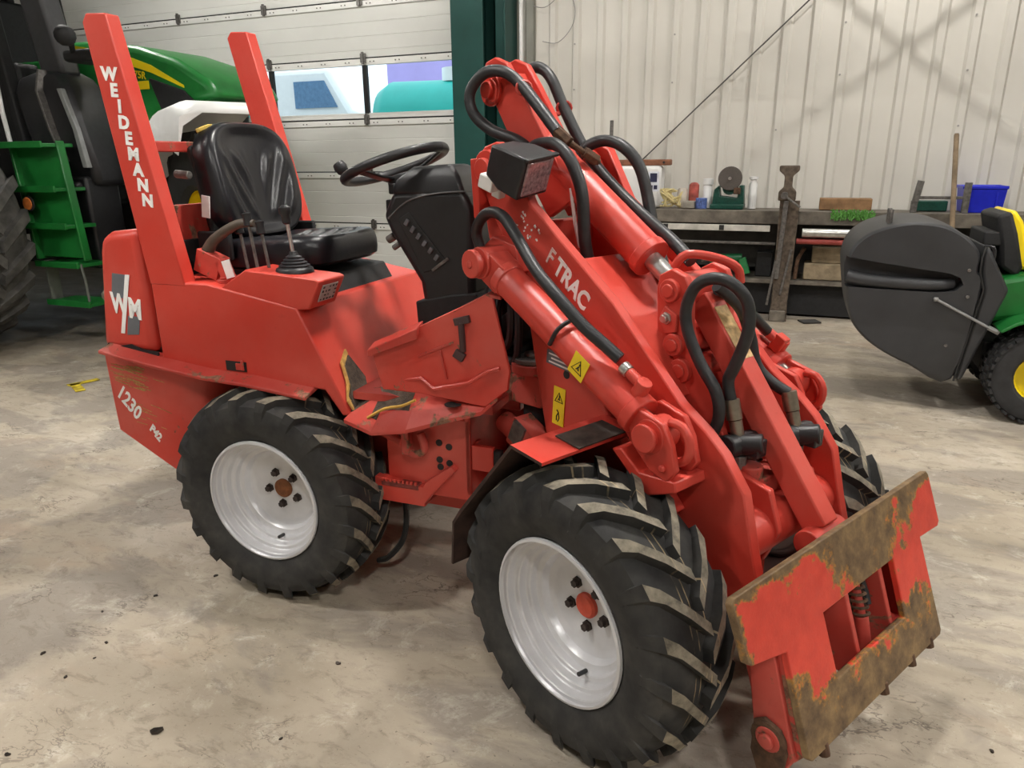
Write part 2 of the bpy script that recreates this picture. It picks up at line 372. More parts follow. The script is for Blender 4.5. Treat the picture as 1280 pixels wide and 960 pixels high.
# ---- wheels
def tyre_bm(sg, R=.39, w=.262, rim=.214, nl=20):
    """sg=-1: the outer side faces -y"""
    mb = MB(); h = w / 2; base = R - .032
    prof = [(rim - .004, -h * .72), (rim + .012, -h * .86), (rim + .05, -h * .97), (rim + .085, -h * 1.0), (R - .075, -h * .97), (R - .05, -h * .90), (base - .004, -h * .72), (base + .002, -h * .35), (base + .004, 0)]
    prof += [(r, -y) for r, y in reversed(prof[:-1])]
    mb.lathe(prof, ax=(0, 1, 0), n=56, caps=False)
    n = len(prof)
    mb.lathe([(rim - .004, -h * .72), (rim - .004, h * .72)], ax=(0, 1, 0), n=56, caps=False)
    def pt(a, r, y): return (r * math.cos(a), y, r * math.sin(a))
    st = [(-1.0, R - .105, R - .098, .030, .0), (-.975, R - .085, R - .058, .036, .0), (-.90, R - .06, R - .026, .040, .01), (-.70, base - .012, R - .013, .034, .07), (-.38, base - .008, R - .002, .030, .20), (0.04, base - .006, R, .030, .36)]
    for side in (-1, 1):
        for i in range(nl):
            a0 = 2 * PI * i / nl + (0 if side == sg else PI / nl); rows = []
            for (yy, rb, rt, wd, da) in st:
                y = side * (-yy) * h; a = a0 - da; k = wd / R / 2
                rows.append([pt(a - k * 1.25, rb, y), pt(a - k, rt, y), pt(a + k, rt, y), pt(a + k * 1.25, rb, y)])
            for q in range(len(rows) - 1):
                A, Bq = rows[q], rows[q + 1]
                for j in range(3): mb.add([A[j], A[j + 1], Bq[j + 1], Bq[j]], [(0, 1, 2, 3)], 1 if (j == 1 and q >= 2) else 0)
            mb.add(rows[-1], [(0, 1, 2, 3)]); mb.add(rows[0], [(3, 2, 1, 0)])
    return mb
RUSTHUB = plain('rust_brown_hub', (.23, .085, .03), .85, .1, .3, 60, .2)
REDHUB = plain('red_hub', (.60, .07, .03), .5, 0, .1, 60)
NUT = plain('dark_rusty_nut', (.055, .04, .035), .7, .4, .4, 90, .2)
def make_wheel(sg, hubmat):
    """sg=-1 for wheels whose outside looks to -y; origin in the tyre's middle"""
    o = sg * .112; q = -sg
    prof = [(.210, o - q * .006), (.217, o - q * .004), (.219, o + q * .003), (.215, o + q * .010), (.206, o + q * .011), (.203, o + q * .014), (.201, o + q * .034), (.198, o + q * .037), (.188, o + q * .038), (.185, o + q * .041), (.183, o + q * .060), (.180, o + q * .063), (.171, o + q * .064), (.168, o + q * .067), (.166, o + q * .084), (.162, o + q * .087), (.150, o + q * .089), (.146, o + q * .094), (.140, o + q * .108), (.130, o + q * .115), (.118, o + q * .117), (.06, o + q * .117), (.0, o + q * .117)]
    w = MB().lathe(prof, ax=(0, 1, 0), n=56, caps=False)
    w.lathe([(.205, o + q * .012), (.20, o + q * .05), (.172, o + q * .10), (.172, o + q * .15), (.205, o + q * .215), (.215, o + q * .222)], ax=(0, 1, 0), n=40, caps=False)
    wo = w.build('wheel', WRIM, LD, smooth=30)
    tyre_bm(sg).build('tyre', [TYRE, LUG], wo, smooth=38)
    y = o + q * .117
    MB().lathe([(.034, 0), (.034, .010), (.028, .016), (.0, .018)], (0, y, 0), (0, sg, 0), 20).build('hub', hubmat, wo)
    nut = None
    for i in range(5):
        a = 2 * PI * i / 5 + .9
        p = Vector((.062 * math.cos(a), 0, .062 * math.sin(a)))
        if nut is None: nut = MB().lathe([(.016, 0), (.016, .006), (.011, .007), (.011, .018), (.0, .019)], (0, y, 0), (0, sg, 0), 6).build('wheel_nut', NUT, wo, smooth=20); x = nut
        else: x = nut.copy(); COL.objects.link(x); x.parent = wo
        x.location = p
    MB().cyl((.03, o + q * .072, -.158), (.035, o + q * .04, -.150), .006, 8).build('valve', BLACK, wo)
    return wo
for fx_, sg, hb in ((0, -1, REDHUB), (1, -1, RUSTHUB), (0, 1, REDHUB), (1, 1, RUSTHUB)):
    wh = make_wheel(sg, hb)
    lm = Matrix.Translation((0 if fx_ == 0 else -.741, sg * .408, .383)) @ Matrix.Rotation(.12 if fx_ else -.07, 4, 'Y')
    wh.matrix_local = (RM @ lm) if fx_ else lm
    wh['label'] = {(0, -1): 'front right wheel, red hub', (1, -1): 'rear right wheel, rusty hub', (0, 1): 'front left wheel', (1, 1): 'rear left wheel'}[(fx_, sg)]
def PF(name, mb, mats, bevel=BV, parent=None, **k): return mb.build(name, mats, parent or LD, bevel=bevel, **k)
def PR(name, mb, mats, bevel=BV, parent=None, **k): return mb.build(name, mats, parent or LD, None if parent else RM, bevel=bevel, **k)
YA = (0, 1, 0)
# ---- front frame
fc = MB().span((-.42, -.17, .28), (.16, .17, .56)).cyl((0, -.30, .383), (0, .30, .383), .055, 16).box((0, 0, .383), (.26, .24, .22)).cyl((0, -.31, .383), (0, -.26, .383), .09, 18).cyl((0, .31, .383), (0, .26, .383), .09, 18)
PF('front_chassis', fc, RED_W)
mast = [(-.62, 1.50), (-.665, 1.48), (-.69, 1.43), (-.645, 1.25), (-.47, 1.06), (-.355, .56), (-.35, .45), (.05, .45), (.02, .60), (-.137, .82), (-.30, 1.08), (-.50, 1.40), (-.55, 1.48)]
mp = PF('mast', MB().prism(mast, 'y', -.20, -.165).prism(mast, 'y', .20, .165).span((-.60, -.17, .95), (-.56, .17, 1.30)).span((-.36, -.17, .56), (-.10, .17, .60)), RED)
PF('mast_pivot_hole', MB().cyl((-.299, -.2005, .895), (-.299, -.2015, .895), .0125, 14), INK, 0, mp)
gp = PF('data_plate', MB().box((-.303, -.202, .928), (.155, .003, .042), rot('Y', 6)), GREY, .0008, mp)
for r_ in range(3): PF('plate_print', MB().box((-.303, -.2038, .939 - r_ * .012), (.135 - .02 * (r_ % 2), .0008, .0045), rot('Y', 6)), WHITE, 0, gp)
def warn(parent, org, R3, w, h, pict=2):
    s_ = MB().box(org, (w, .002, h), R3).build('warning_sticker', YEL, parent, bevel=.0005)
    def P(u, v, d): return Vector(org) + R3 @ Vector((u, d, v))
    tri = MB(); zc = h * .23 if pict == 2 else 0; a = w * .34
    pts = [P(-a, zc - a * .8, -.0016), P(a, zc - a * .8, -.0016), P(0, zc + a * .95, -.0016)]
    tri.tube(pts, .0016, 5, closed=True)
    tri.tube([P(-.2 * a, zc - .5 * a, -.0016), P(.15 * a, zc + .1 * a, -.0016), P(.1 * a, zc + .5 * a, -.0016)], .0016, 5)
    tri.tube([P(.3 * a, zc - .5 * a, -.0016), P(-.05 * a, zc, -.0016)], .0016, 5)
    if pict == 2:
        tri.tube([P(-.35 * a, -h * .10, -.0016), P(.1 * a, -h * .16, -.0016), P(.35 * a, -h * .30, -.0016), P(.0, -h * .40, -.0016)], .0018, 5)
        tri.tube([P(.1 * a, -h * .16, -.0016), P(-.35 * a, -h * .26, -.0016), P(-.3 * a, -h * .38, -.0016)], .0018, 5)
    tri.build('warning_pictogram', INK, s_)
warn(mp, (-.328, -.202, .792), rot('Y', 4), .048, .118)
# articulation joint between the two frames
aj = MB().prism([(-.80, .72), (-.46, .74), (-.34, .78), (-.34, .84), (-.50, .84), (-.80, .80)], 'y', -.16, .16).prism([(-.80, .40), (-.40, .40), (-.40, .47), (-.80, .47)], 'y', -.16, .16).cyl((-.741, 0, .30), (-.741, 0, .88), .05, 16).cyl((-.52, -.13, .845), (-.52, -.13, .875), .07, 20)
PF('articulation_joint', aj, RED_X)
PF('dark_gap_box', MB().span((-.56, -.14, .47), (-.34, .14, .73)), BLACKM)  # added dark box, stands in for the dark gap inside the joint
PF('joint_cap', MB().cyl((-.52, -.13, .876), (-.52, -.13, .892), .062, 20).cyl((-.52, -.13, .892), (-.52, -.13, .905), .03, 14), DSTEEL, .003)
sj = MB().cyl((-.62, -.17, .66), (-.40, -.19, .60), .035, 14).box((-.47, -.20, .655), (.10, .07, .10), rot('Y', 25)).box((-.42, -.19, .60), (.06, .06, .14))
PF('steering_cylinder', sj, RED_X, .003)
PF('steering_cylinder_pad', MB().box((-.475, -.238, .672), (.055, .012, .075), rot('Y', 25)), DSTEEL, .002)
# boom
boomp = [(-.670, 1.447), (-.66, 1.49), (-.632, 1.518), (-.58, 1.530), (-.525, 1.510), (-.432, 1.363), (-.112, 1.129), (.111, .918), (.190, .868), (.242, .825), (.303, .746), (.336, .617), (.365, .52), (.475, .33), (.49, .25), (.455, .23), (.38, .33), (.26, .47), (.114, .648), (-.062, .868), (-.513, 1.213), (-.60, 1.33)]
lb = PF('boom', MB().prism(boomp, 'y', -.222, -.188).prism(boomp, 'y', .222, .188)
        .cyl((.265, -.19, .605), (.265, .19, .605), .062, 24)
        .prism([(-.30, 1.22), (-.05, 1.04), (.03, .93), (.05, .90), (-.02, .88), (-.33, 1.13)], 'y', -.188, .188)
        .prism([(.20, .74), (.30, .72), (.335, .62), (.30, .53), (.20, .56)], 'y', -.105, -.085).prism([(.20, .74), (.30, .72), (.335, .62), (.30, .53), (.20, .56)], 'y', .105, .085), RED)
for s_ in (-1, 1):
    e1 = MB().cyl((-.60, s_ * .245, 1.455), (-.60, s_ * .16, 1.455), .055, 20).cyl((-.60, s_ * .262, 1.455), (-.60, s_ * .245, 1.455), .032, 16)
    e1.box((-.645, s_ * .225, 1.40), (.03, .05, .17), rot('Y', -4)); PF('boom_pivot_pin', e1, RED, .003, lb)
# knee brackets that take the lift cylinders
for s_ in (-1, 1):
    kb = MB()
    for yy in (.335, .255):
        kb.prism([(.04, .905), (.075, .925), (.150, .905), (.178, .86), (.195, .80), (.17, .765), (.12, .78), (.065, .83)], 'y', s_ * yy, s_ * (yy - .018))
    kb.prism([(.03, .81), (.09, .765), (.195, .775), (.20, .75), (.11, .71), (.0, .80)], 'y', s_ * .335, s_ * .222)
    kb.cyl((.115, s_ * .352, .865), (.115, s_ * .23, .865), .026, 16).cyl((.115, s_ * .360, .865), (.115, s_ * .352, .865), .036, 16).cyl((.16, s_ * .345, .80), (.16, s_ * .335, .80), .010, 8)
    kb.tube([(.145, s_ * .30, .90), (.180, s_ * .30, .898), (.203, s_ * .30, .865), (.198, s_ * .30, .825), (.165, s_ * .30, .805)], .012, 8, smooth=3)
    kb.prism([(-.075, .868), (-.045, .868), (.15, .655), (.125, .64)], 'y', s_ * .255, s_ * .222)
    PF('cylinder_bracket', kb, RED, .004, lb)
tr = (.783, 0, -.622); tu = (.622, 0, .783)
text('boom_lettering', 'TRAC', .068, tr, tu, (-.262, -.2228, 1.158), WHITE, lb, bold=.0022, shear=-.12, sx=.88)
text('boom_lettering', 'F', .066, tr, tu, (-.344, -.2228, 1.223), plain('peeling_white_lettering', (.72, .55, .52), .7, 0, .3, 300), lb, bold=.001, shear=-.12, sx=.86)
hp = MB(); rr = random.Random(3)
for i in range(26):                                                             # what is left of the peeled first letters
    t_ = rr.random(); c0 = Vector((-.475, -.2227, 1.327)) + Vector(tr) * (t_ * .095) + Vector(tu) * rr.uniform(-.026, .026)
    if .42 < t_ < .56: continue
    hp.box(c0, (rr.uniform(.003, .008), .001, rr.uniform(.002, .007)), rot('Y', rr.uniform(0, 90)))
o_ = hp.build('peeled_lettering_rest', WHITE, lb); o_['kind'] = 'stuff'
# lift cylinders
for s_ in (-1, 1):
    y = s_ * .305; A = Vector((-.505, y, 1.205)); Bq = Vector((.115, y, .865)); d_ = (Bq - A).normalized()
    b_ = MB().cyl(A + d_ * .075, A + d_ * .635, .046, 24).cyl(A + d_ * .62, A + d_ * .65, .052, 24).cyl(A + d_ * .07, A + d_ * .10, .050, 24)
    b_.cyl(A + Vector((0, -.045, 0)), A + Vector((0, .045, 0)), .045, 20).box(A + d_ * .045, (.09, .07, .085), rot('Y', 29))
    b_.cyl(A + Vector((0, -.062, 0)), A + Vector((0, s_ * -.10, 0)) if s_ < 0 else A + Vector((0, .062, 0)), .022, 14)
    lc = PF('lift_cylinder', b_, RED, .003)
    PF('cylinder_rod', MB().cyl(A + d_ * .64, A + d_ * .69, .024, 16), STEEL, 0, lc)
    PF('rod_eye', MB().cyl(Bq + Vector((0, -.032, 0)), Bq + Vector((0, .032, 0)), .042, 20).cyl(A + d_ * .672, A + d_ * .70, .030, 16), RED, .003, lc)
    n_ = Vector((.482, 0, .876)); p0 = A + d_ * .612 + n_ * .046
    PF('port_fitting', MB().cyl(p0 - n_ * .01, p0 + n_ * .035, .020, 10).cyl(p0 + n_ * .022, p0 + n_ * .022 - d_ * .05, .014, 10), RED, .002, lc)
    PF('hose_ferrule', MB().cyl(p0 + n_ * .022 - d_ * .05, p0 + n_ * .022 - d_ * .072, .0165, 10), STEEL, .002, lc)
    if s_ < 0:
        q_ = A + d_ * .46 + Vector((0, -.0475, .006)); warn(lc, tuple(q_), rot('Y', 29), .055, .062, 1)
    MB().tube([A + d_ * .35 + n_ * .062 + Vector((0, .03, 0)), A + d_ * .35 + n_ * .066, A + d_ * .35 + n_ * .04 + Vector((0, -.045, 0)), A + d_ * .35 - n_ * .01 + Vector((0, -.052, 0))], .006, 6, smooth=4).build('cable_tie', INK, lc)
for s_ in (-1, 1):
    PF('mast_cylinder_lug', MB().prism([(-.62, 1.22), (-.55, 1.27), (-.45, 1.25), (-.43, 1.18), (-.50, 1.14), (-.60, 1.13)], 'y', s_ * .20, s_ * .262), RED, .003)
    PF('lug_pin', MB().cyl((-.505, s_ * .372, 1.205), (-.505, s_ * .262, 1.205), .028, 16).cyl((-.505, s_ * .380, 1.205), (-.505, s_ * .362, 1.205), .040, 18).lathe([(.0, .0), (.014, .0), (.010, .006), (.0, .007)], (-.505, s_ * .380, 1.205), (0, s_, 0), 6), RED, .003)
# tilt cylinder and its head
hd = [(-.855, 1.735), (-.835, 1.775), (-.79, 1.785), (-.735, 1.765), (-.68, 1.70), (-.43, 1.37), (-.54, 1.31), (-.66, 1.46), (-.80, 1.66)]
th = PF('tilt_head', MB().prism(hd, 'y', -.052, -.03).prism(hd, 'y', .052, .03).prism([(-.74, 1.74), (-.42, 1.365), (-.45, 1.345), (-.76, 1.715)], 'y', -.05, .05), RED)
PF('tilt_pin', MB().cyl((-.800, -.085, 1.690), (-.800, .085, 1.690), .026, 16).cyl((-.800, -.066, 1.690), (-.800, -.052, 1.690), .048, 20).tube([(-.80, -.068, 1.655), (-.77, -.068, 1.66), (-.765, -.068, 1.695), (-.79, -.068, 1.72)], .006, 6, smooth=3), RED, .003, th)
T0 = Vector((-.55, 0, 1.468)); T1 = Vector((-.055, 0, 1.130)); td = (T1 - T0).normalized()
T0b = Vector((-.60, 0, 1.505))
tc = PF('tilt_cylinder', MB().cyl(T0b, T0b + td * .505, .054, 28).cyl(T0b + td * .485, T0b + td * .515, .059, 28).ball(T0b, .054, 16), RED, .003)
PF('cylinder_rod', MB().cyl(T0b + td * .51, T0b + td * .60, .026, 16), STEEL, 0, tc)
PF('rod_eye', MB().cyl((-.028, -.075, 1.155), (-.028, .075, 1.155), .045, 20), RED, .003, tc)
# rocker plates with their four pins
rk = [(-.075, 1.16), (-.068, 1.195), (-.03, 1.215), (.012, 1.20), (.03, 1.165), (.035, 1.08), (.062, 1.0), (.11, .93), (.165, .80), (.13, .74), (.02, .76), (-.045, .86), (-.065, 1.03)]
rp = PF('rocker', MB().prism(rk, 'y', -.098, -.074).prism(rk, 'y', .098, .074), RED)
for (px_, pz, r_) in ((-.027, 1.160, .030), (-.006, 1.022, .030), (.020, .958, .032)):
    PF('rocker_pin', MB().cyl((px_, -.112, pz), (px_, .112, pz), r_, 20).cyl((px_, -.118, pz), (px_, -.112, pz), r_ * .6, 14), RED, .003, rp)
PF('grease_nipple', MB().cyl((-.032, -.112, 1.088), (-.032, -.098, 1.088), .017, 6).cyl((-.032, -.122, 1.088), (-.032, -.112, 1.088), .011, 10), STEEL, .002, rp)
PF('rocker_tab', MB().prism([(-.06, 1.08), (-.04, 1.12), (.0, 1.10), (.0, 1.055), (-.035, 1.045)], 'y', -.106, -.098), RED, .003, rp)
PF('hose_bridge', MB().tube([(-.06, -.05, 1.21), (-.03, -.04, 1.245), (.02, .02, 1.235), (.055, .06, 1.21), (.06, .075, 1.17)], .012, 8, smooth=4), RED, .002, rp)
# push beam down to the tool plate
Pa = Vector((.0, 0, 1.135)); Pb = Vector((.385, 0, .625)); pd = (Pb - Pa); L_ = pd.length; ang = math.degrees(math.atan2(-pd.z, pd.x))
pb = PF('push_beam', MB().box((Pa + Pb) / 2, (L_, .064, .066), rot('Y', ang)), RED_W, .005)
PF('faded_beam_sticker', MB().box(Pa + pd * .19 + Vector((.0275, 0, .0214)) * .97, (.15, .052, .002), rot('Y', ang)), plain('faded_yellow_sticker', (.62, .42, .20), .7, 0, .35, 50), 0, pb)
PF('beam_eye', MB().cyl((.390, -.07, .60), (.390, .07, .60), .036, 20), RED_W, .003, pb)
# quick-hitch tool plate
PM = Matrix(((0, -.335, .942, .44), (1, 0, 0, 0), (0, .942, .335, .65), (0, 0, 0, 1)))
outer = [(-.455, 0), (.468, 0), (.477, -.012), (.483, -.148), (.470, -.158), (.357, -.152), (.365, -.412), (.355, -.422), (-.316, -.414), (-.325, -.404), (-.323, -.170), (-.440, -.146), (-.455, -.134), (-.464, -.010)]
inner = [(-.160, -.150), (.192, -.152), (.192, -.306), (-.158, -.304)]
def plate_with_hole(out, inn, z0, z1):
    b = bmesh.new(); vs = [b.verts.new((x, y, z1)) for x, y in out]; vi = [b.verts.new((x, y, z1)) for x, y in inn]
    es = [b.edges.new((vs[i], vs[(i + 1) % len(vs)])) for i in range(len(vs))] + [b.edges.new((vi[i], vi[(i + 1) % len(vi)])) for i in range(len(vi))]
    bmesh.ops.triangle_fill(b, edges=es, use_beauty=True)
    r = bmesh.ops.extrude_face_region(b, geom=list(b.faces)); bmesh.ops.translate(b, vec=(0, 0, z0 - z1), verts=[g for g in r['geom'] if isinstance(g, bmesh.types.BMVert)])
    b.verts.index_update(); m = MB(); m.add([v.co[:] for v in b.verts], [tuple(v.index for v in f.verts) for f in b.faces]); b.free(); return m
tp = plate_with_hole(outer, inner, -.018, 0).build('tool_plate', PLATE, LD, PM, bevel=.003)
ribs = MB()
for xx in (-.150, -.02, .155): ribs.prism([(-.02, -.02), (-.39, -.02), (-.36, -.09), (-.20, -.12), (-.06, -.10)], 'x', xx - .009, xx + .009)
ribs.prism([(-.12, -.018), (-.41, -.018), (-.435, -.05), (-.40, -.12), (-.20, -.12)], 'x', -.315, -.297).prism([(-.12, -.018), (-.41, -.018), (-.435, -.05), (-.40, -.12), (-.20, -.12)], 'x', .335, .317)
ribs.span((-.30, -.40, -.05), (.32, -.37, -.018))
PF('plate_rib', ribs, RED_X, .003, tp)
PF('hitch_spring_rod', MB().cyl((.075, -.36, -.06), (.075, -.26, -.05), .017, 14).cyl((.075, -.26, -.05), (.075, -.10, -.05), .012, 12), RED_X, .002, tp)
PF('hitch_spring', MB().tube([(.075 + .020 * math.cos(k * .8), -.26 + k * .0022, -.05 + .020 * math.sin(k * .8)) for k in range(60)], .004, 5), RUSTY, 0, tp)
PF('hitch_lever', MB().tube([(.11, -.13, -.07), (.125, -.20, -.06), (.12, -.25, -.055)], .012, 8, smooth=3), BLACK, 0, tp)
for xx in (-.255, .035, .190, .300):
    PF('plate_bolt', MB().cyl((xx, -.435, -.010), (xx, -.405, -.010), .013, 8), RUSTY, .002, tp)
# lower pivot of the plate
for s_ in (-1, 1):
    pv = PF('plate_pivot', MB().prism([(.405, .47), (.470, .475), (.545, .24), (.51, .16), (.455, .20), (.43, .33)], 'y', s_ * .325, s_ * .300), RED_X, .004)
    PF('pivot_pin', MB().cyl((.484, s_ * .338, .262), (.484, s_ * .19, .262), .030, 18).cyl((.484, s_ * .348, .262), (.484, s_ * .338, .262), .018, 14), RED_X, .003, pv)
PF('pivot_washer', MB().cyl((.484, -.336, .262), (.484, -.325, .262), .042, 18), RUSTY, .002, pv)
PF('pivot_ear', MB().prism([(.445, .29), (.47, .31), (.51, .30), (.53, .25), (.525, .18), (.50, .155), (.465, .165), (.445, .21)], 'y', -.334, -.325), RUSTY, .003, pv)
# hydraulic couplings on the boom's cross tube
for (cp, dd) in (((.192, -.08, .800), (.30, .05, -.30)), ((.243, .10, .795), (.30, .05, -.30))):
    cp = Vector(cp)
    co = MB().cyl(cp + Vector((-.055, -.03, -.012)), cp + Vector((.055, .02, .012)), .026, 14).cyl(cp + Vector((-.01, -.04, 0)), cp + Vector((.01, .05, .0)), .030, 10).box(cp + Vector((.04, .015, 0)), (.035, .04, .045))
    c_o = PF('hydraulic_coupling', co, BLACK, .004)
    PF('coupling_stem', MB().cyl(cp + Vector((0, 0, -.10)), cp, .016, 10).cyl(cp + Vector((0, 0, -.06)), cp + Vector((0, 0, -.025)), .024, 8), DSTEEL, .002, c_o)
    MB().cyl(cp + Vector((-.004, 0, .02)), cp + Vector((-.016, 0, .06)), .017, 10).cyl(cp + Vector((-.018, 0, .062)), cp + Vector((-.032, 0, .11)), .020, 12).build('hose_ferrule', BRASS, c_o)
vb = MB().box((.215, .0, .69), (.07, .20, .05)).cyl((.22, -.06, .66), (.22, -.06, .75), .03, 12).cyl((.24, .05, .66), (.24, .05, .77), .03, 12)
PF('coupling_block', vb, RED_X, .004)
# hoses
def hose(pts, r=.0150, n=10): return MB().tube(pts, r, n, smooth=6).build('hydraulic_hose', HOSE, LD)
hose([(-.494, -.06, 1.556), (-.642, -.06, 1.685), (-.71, -.08, 1.734), (-.783, -.1, 1.734), (-.829, -.12, 1.684), (-.815, -.12, 1.62), (-.748, -.1, 1.568), (-.657, -.08, 1.538), (-.60, -.06, 1.50)], .0178)
hose([(-.80, .06, 1.70), (-.768, .08, 1.756), (-.74, .1, 1.757), (-.691, .1, 1.72), (-.635, .1, 1.634), (-.544, .1, 1.513), (-.439, .1, 1.419), (-.309, .1, 1.331), (-.157, .06, 1.264), (-.073, .04, 1.215)], .0178)
hose([(-.56, .07, 1.47), (-.527, .1, 1.518), (-.472, .12, 1.533), (-.407, .13, 1.513), (-.35, .14, 1.454), (-.31, .14, 1.352), (-.279, .13, 1.273), (-.217, .1, 1.193), (-.16, .06, 1.12)], .0178)
hose([(-.62, -.08, 1.49), (-.572, -.09, 1.513), (-.522, -.1, 1.524), (-.458, -.1, 1.52), (-.399, -.1, 1.478), (-.352, -.1, 1.393), (-.336, -.1, 1.263), (-.331, -.08, 1.183), (-.329, -.05, 1.09)], .0178)
hose([(-.568, -.26, 1.17), (-.598, -.28, 1.257), (-.583, -.29, 1.3), (-.521, -.3, 1.339), (-.445, -.31, 1.335), (-.364, -.33, 1.289), (-.264, -.35, 1.213), (-.172, -.352, 1.150), (-.10, -.340, 1.092), (-.045, -.32, 1.050), (-.008, -.307, 1.022)], .0160)
hose([(.105, -.12, .76), (.135, -.12, .811), (.155, -.12, .874), (.141, -.12, .934), (.096, -.125, .995), (.055, -.13, 1.071), (.045, -.13, 1.129), (.069, -.13, 1.186), (.112, -.12, 1.209), (.155, -.1, 1.195), (.182, -.08, 1.152), (.189, -.08, 1.086), (.164, -.08, 1.002), (.147, -.08, .955), (.160, -.08, .905)])
hose([(.08, -.06, 1.18), (.099, .02, 1.117), (.111, .06, 1.04), (.129, .07, .966), (.165, .085, .925), (.211, .10, .900)])
hose([(.065, -.03, 1.165), (.022, .1, 1.123), (.02, .2, 1.065), (.033, .28, 1.001)])
PF('port_fitting', MB().cyl((.033, .28, 1.001), (.05, .29, .985), .016, 10).box((.062, .295, .972), (.035, .03, .05), rot('Y', 30)), RED, .003)
# red clips that carry the hoses on the tilt head
for (cx_, cy_, cz_) in ((-.642, -.06, 1.685), (-.635, .1, 1.634)):
    cl = MB().tube([(cx_ + .02 * math.cos(a) * .6, cy_ + .019 * math.cos(a), cz_ + .019 * math.sin(a)) for a in [k * PI / 6 for k in range(12)]], .0055, 6, closed=True)
    cl.tube([(cx_, cy_ * .8, cz_ - .018), (cx_ - .01, cy_ * .3, cz_ - .02)], .007, 6)
    PF('hose_clip', cl, RED_X, 0)
PF('hose_union', MB().cyl((-.50, -.06, 1.560), (-.46, -.045, 1.525), .019, 6).cyl((-.46, -.045, 1.525), (-.43, .05, 1.47), .010, 8).cyl((-.445, .0, 1.50), (-.43, .04, 1.475), .018, 6), RUSTY, .002)
PF('white_rod', MB().tube([(-.445, -.05, 1.40), (-.425, -.05, 1.30), (-.405, -.05, 1.235), (-.37, -.05, 1.23)], .006, 6), CLEANW, 0)
# work lamp
LMX = Matrix.Translation((-.425, -.255, 1.455)) @ Matrix.Rotation(math.radians(14), 4, 'Z') @ Matrix.Rotation(math.radians(22), 4, 'Y') @ Matrix.Rotation(math.radians(8), 4, 'X')
lampb = MB().loft([[(-.085, -.045, -.042), (-.085, .045, -.042), (-.085, .045, .042), (-.085, -.045, .042)], [(-.02, -.066, -.055), (-.02, .066, -.055), (-.02, .066, .055), (-.02, -.066, .055)], [(.05, -.068, -.057), (.05, .068, -.057), (.05, .068, .057), (.05, -.068, .057)]])
wl = lampb.build('work_lamp', BLACK, LD, LMX, bevel=.006)
MB().box((.052, 0, 0), (.008, .112, .092)).build('lamp_lens', LENS, wl, bevel=.004)
MB().span((.045, -.07, .05), (.060, .07, .060)).build('lamp_hood', BLACK, wl, bevel=.003)
MB().box((-.08, -.02, -.065), (.05, .05, .04)).box((-.06, 0, -.075), (.03, .03, .06)).build('lamp_bracket', CLEANW, wl, bevel=.004)
# front fenders
UNDERSIDE = plain('dark_brown_underside', (.045, .022, .016), .9, 0, .4, 20)  # dark brown tone for the inner faces of the fender sheet
for s_ in (-1, 1):
    po_ = [(-.415, .36), (-.40, .50), (-.365, .545), (-.145, .815), (-.035, .805)]; pi_ = [(-.423, .36), (-.408, .495), (-.372, .538), (-.148, .806), (-.035, .797)]
    po_, pi_ = pi_[:3] + po_[3:], po_[:3] + pi_[3:]
    po_ = [(-.425, .36), (-.412, .50), (-.376, .550), (-.149, .817), (-.035, .806)]; pi_ = [(-.417, .36), (-.404, .497), (-.369, .543), (-.145, .808), (-.035, .798)]
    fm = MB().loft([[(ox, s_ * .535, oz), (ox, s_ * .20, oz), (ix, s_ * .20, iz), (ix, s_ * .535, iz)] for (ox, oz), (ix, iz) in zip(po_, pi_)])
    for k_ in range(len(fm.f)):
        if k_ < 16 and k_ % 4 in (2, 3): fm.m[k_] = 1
    fo = PF('front_fender', fm.prism([(-.148, .808), (-.036, .797), (-.10, .75), (-.2, .72)], 'y', s_ * .205, s_ * .195), [RED_W, UNDERSIDE], 0)
    PF('grip_pad', MB().box((-.075, s_ * .33, .814), (.085, .17, .004), rot('Y', 6)), plain('worn_grip_pad', (.05, .038, .03), .85, 0, .5, 30), .001, fo)
# hydraulic block, hoses and pump between the frames
hb = MB().box((-.66, -.03, .98), (.18, .22, .22)).cyl((-.60, -.16, .97), (-.60, -.06, .97), .055, 16).cyl((-.70, -.14, 1.08), (-.70, .10, 1.08), .04, 14).box((-.55, .02, .90), (.14, .2, .10))
hb.cyl((-.70, -.15, .90), (-.60, -.17, .88), .03, 12).cyl((-.72, -.14, .97), (-.66, -.17, .96), .022, 10)
PF('hydraulic_block', hb, BLACKM, .008)
for k, pts in enumerate(([(-.66, -.10, 1.12), (-.59, -.17, 1.14), (-.555, -.19, 1.05), (-.56, -.19, .96), (-.60, -.18, .915), (-.645, -.17, .95), (-.66, -.15, 1.05), (-.66, -.08, 1.15)],
                         [(-.70, -.05, 1.16), (-.60, -.14, 1.17), (-.535, -.18, 1.06), (-.535, -.18, .93), (-.57, -.17, .87), (-.63, -.16, .90), (-.67, -.12, 1.0)],
                         [(-.62, .0, 1.2), (-.55, -.06, 1.12), (-.50, -.10, 1.0), (-.52, -.10, .88)], [(-.74, .02, 1.10), (-.69, -.14, 1.11), (-.64, -.20, 1.03), (-.655, -.19, .93), (-.70, -.12, .88)])):
    MB().tube(pts, .013, 8, smooth=5).build('hydraulic_hose', HOSE, LD)

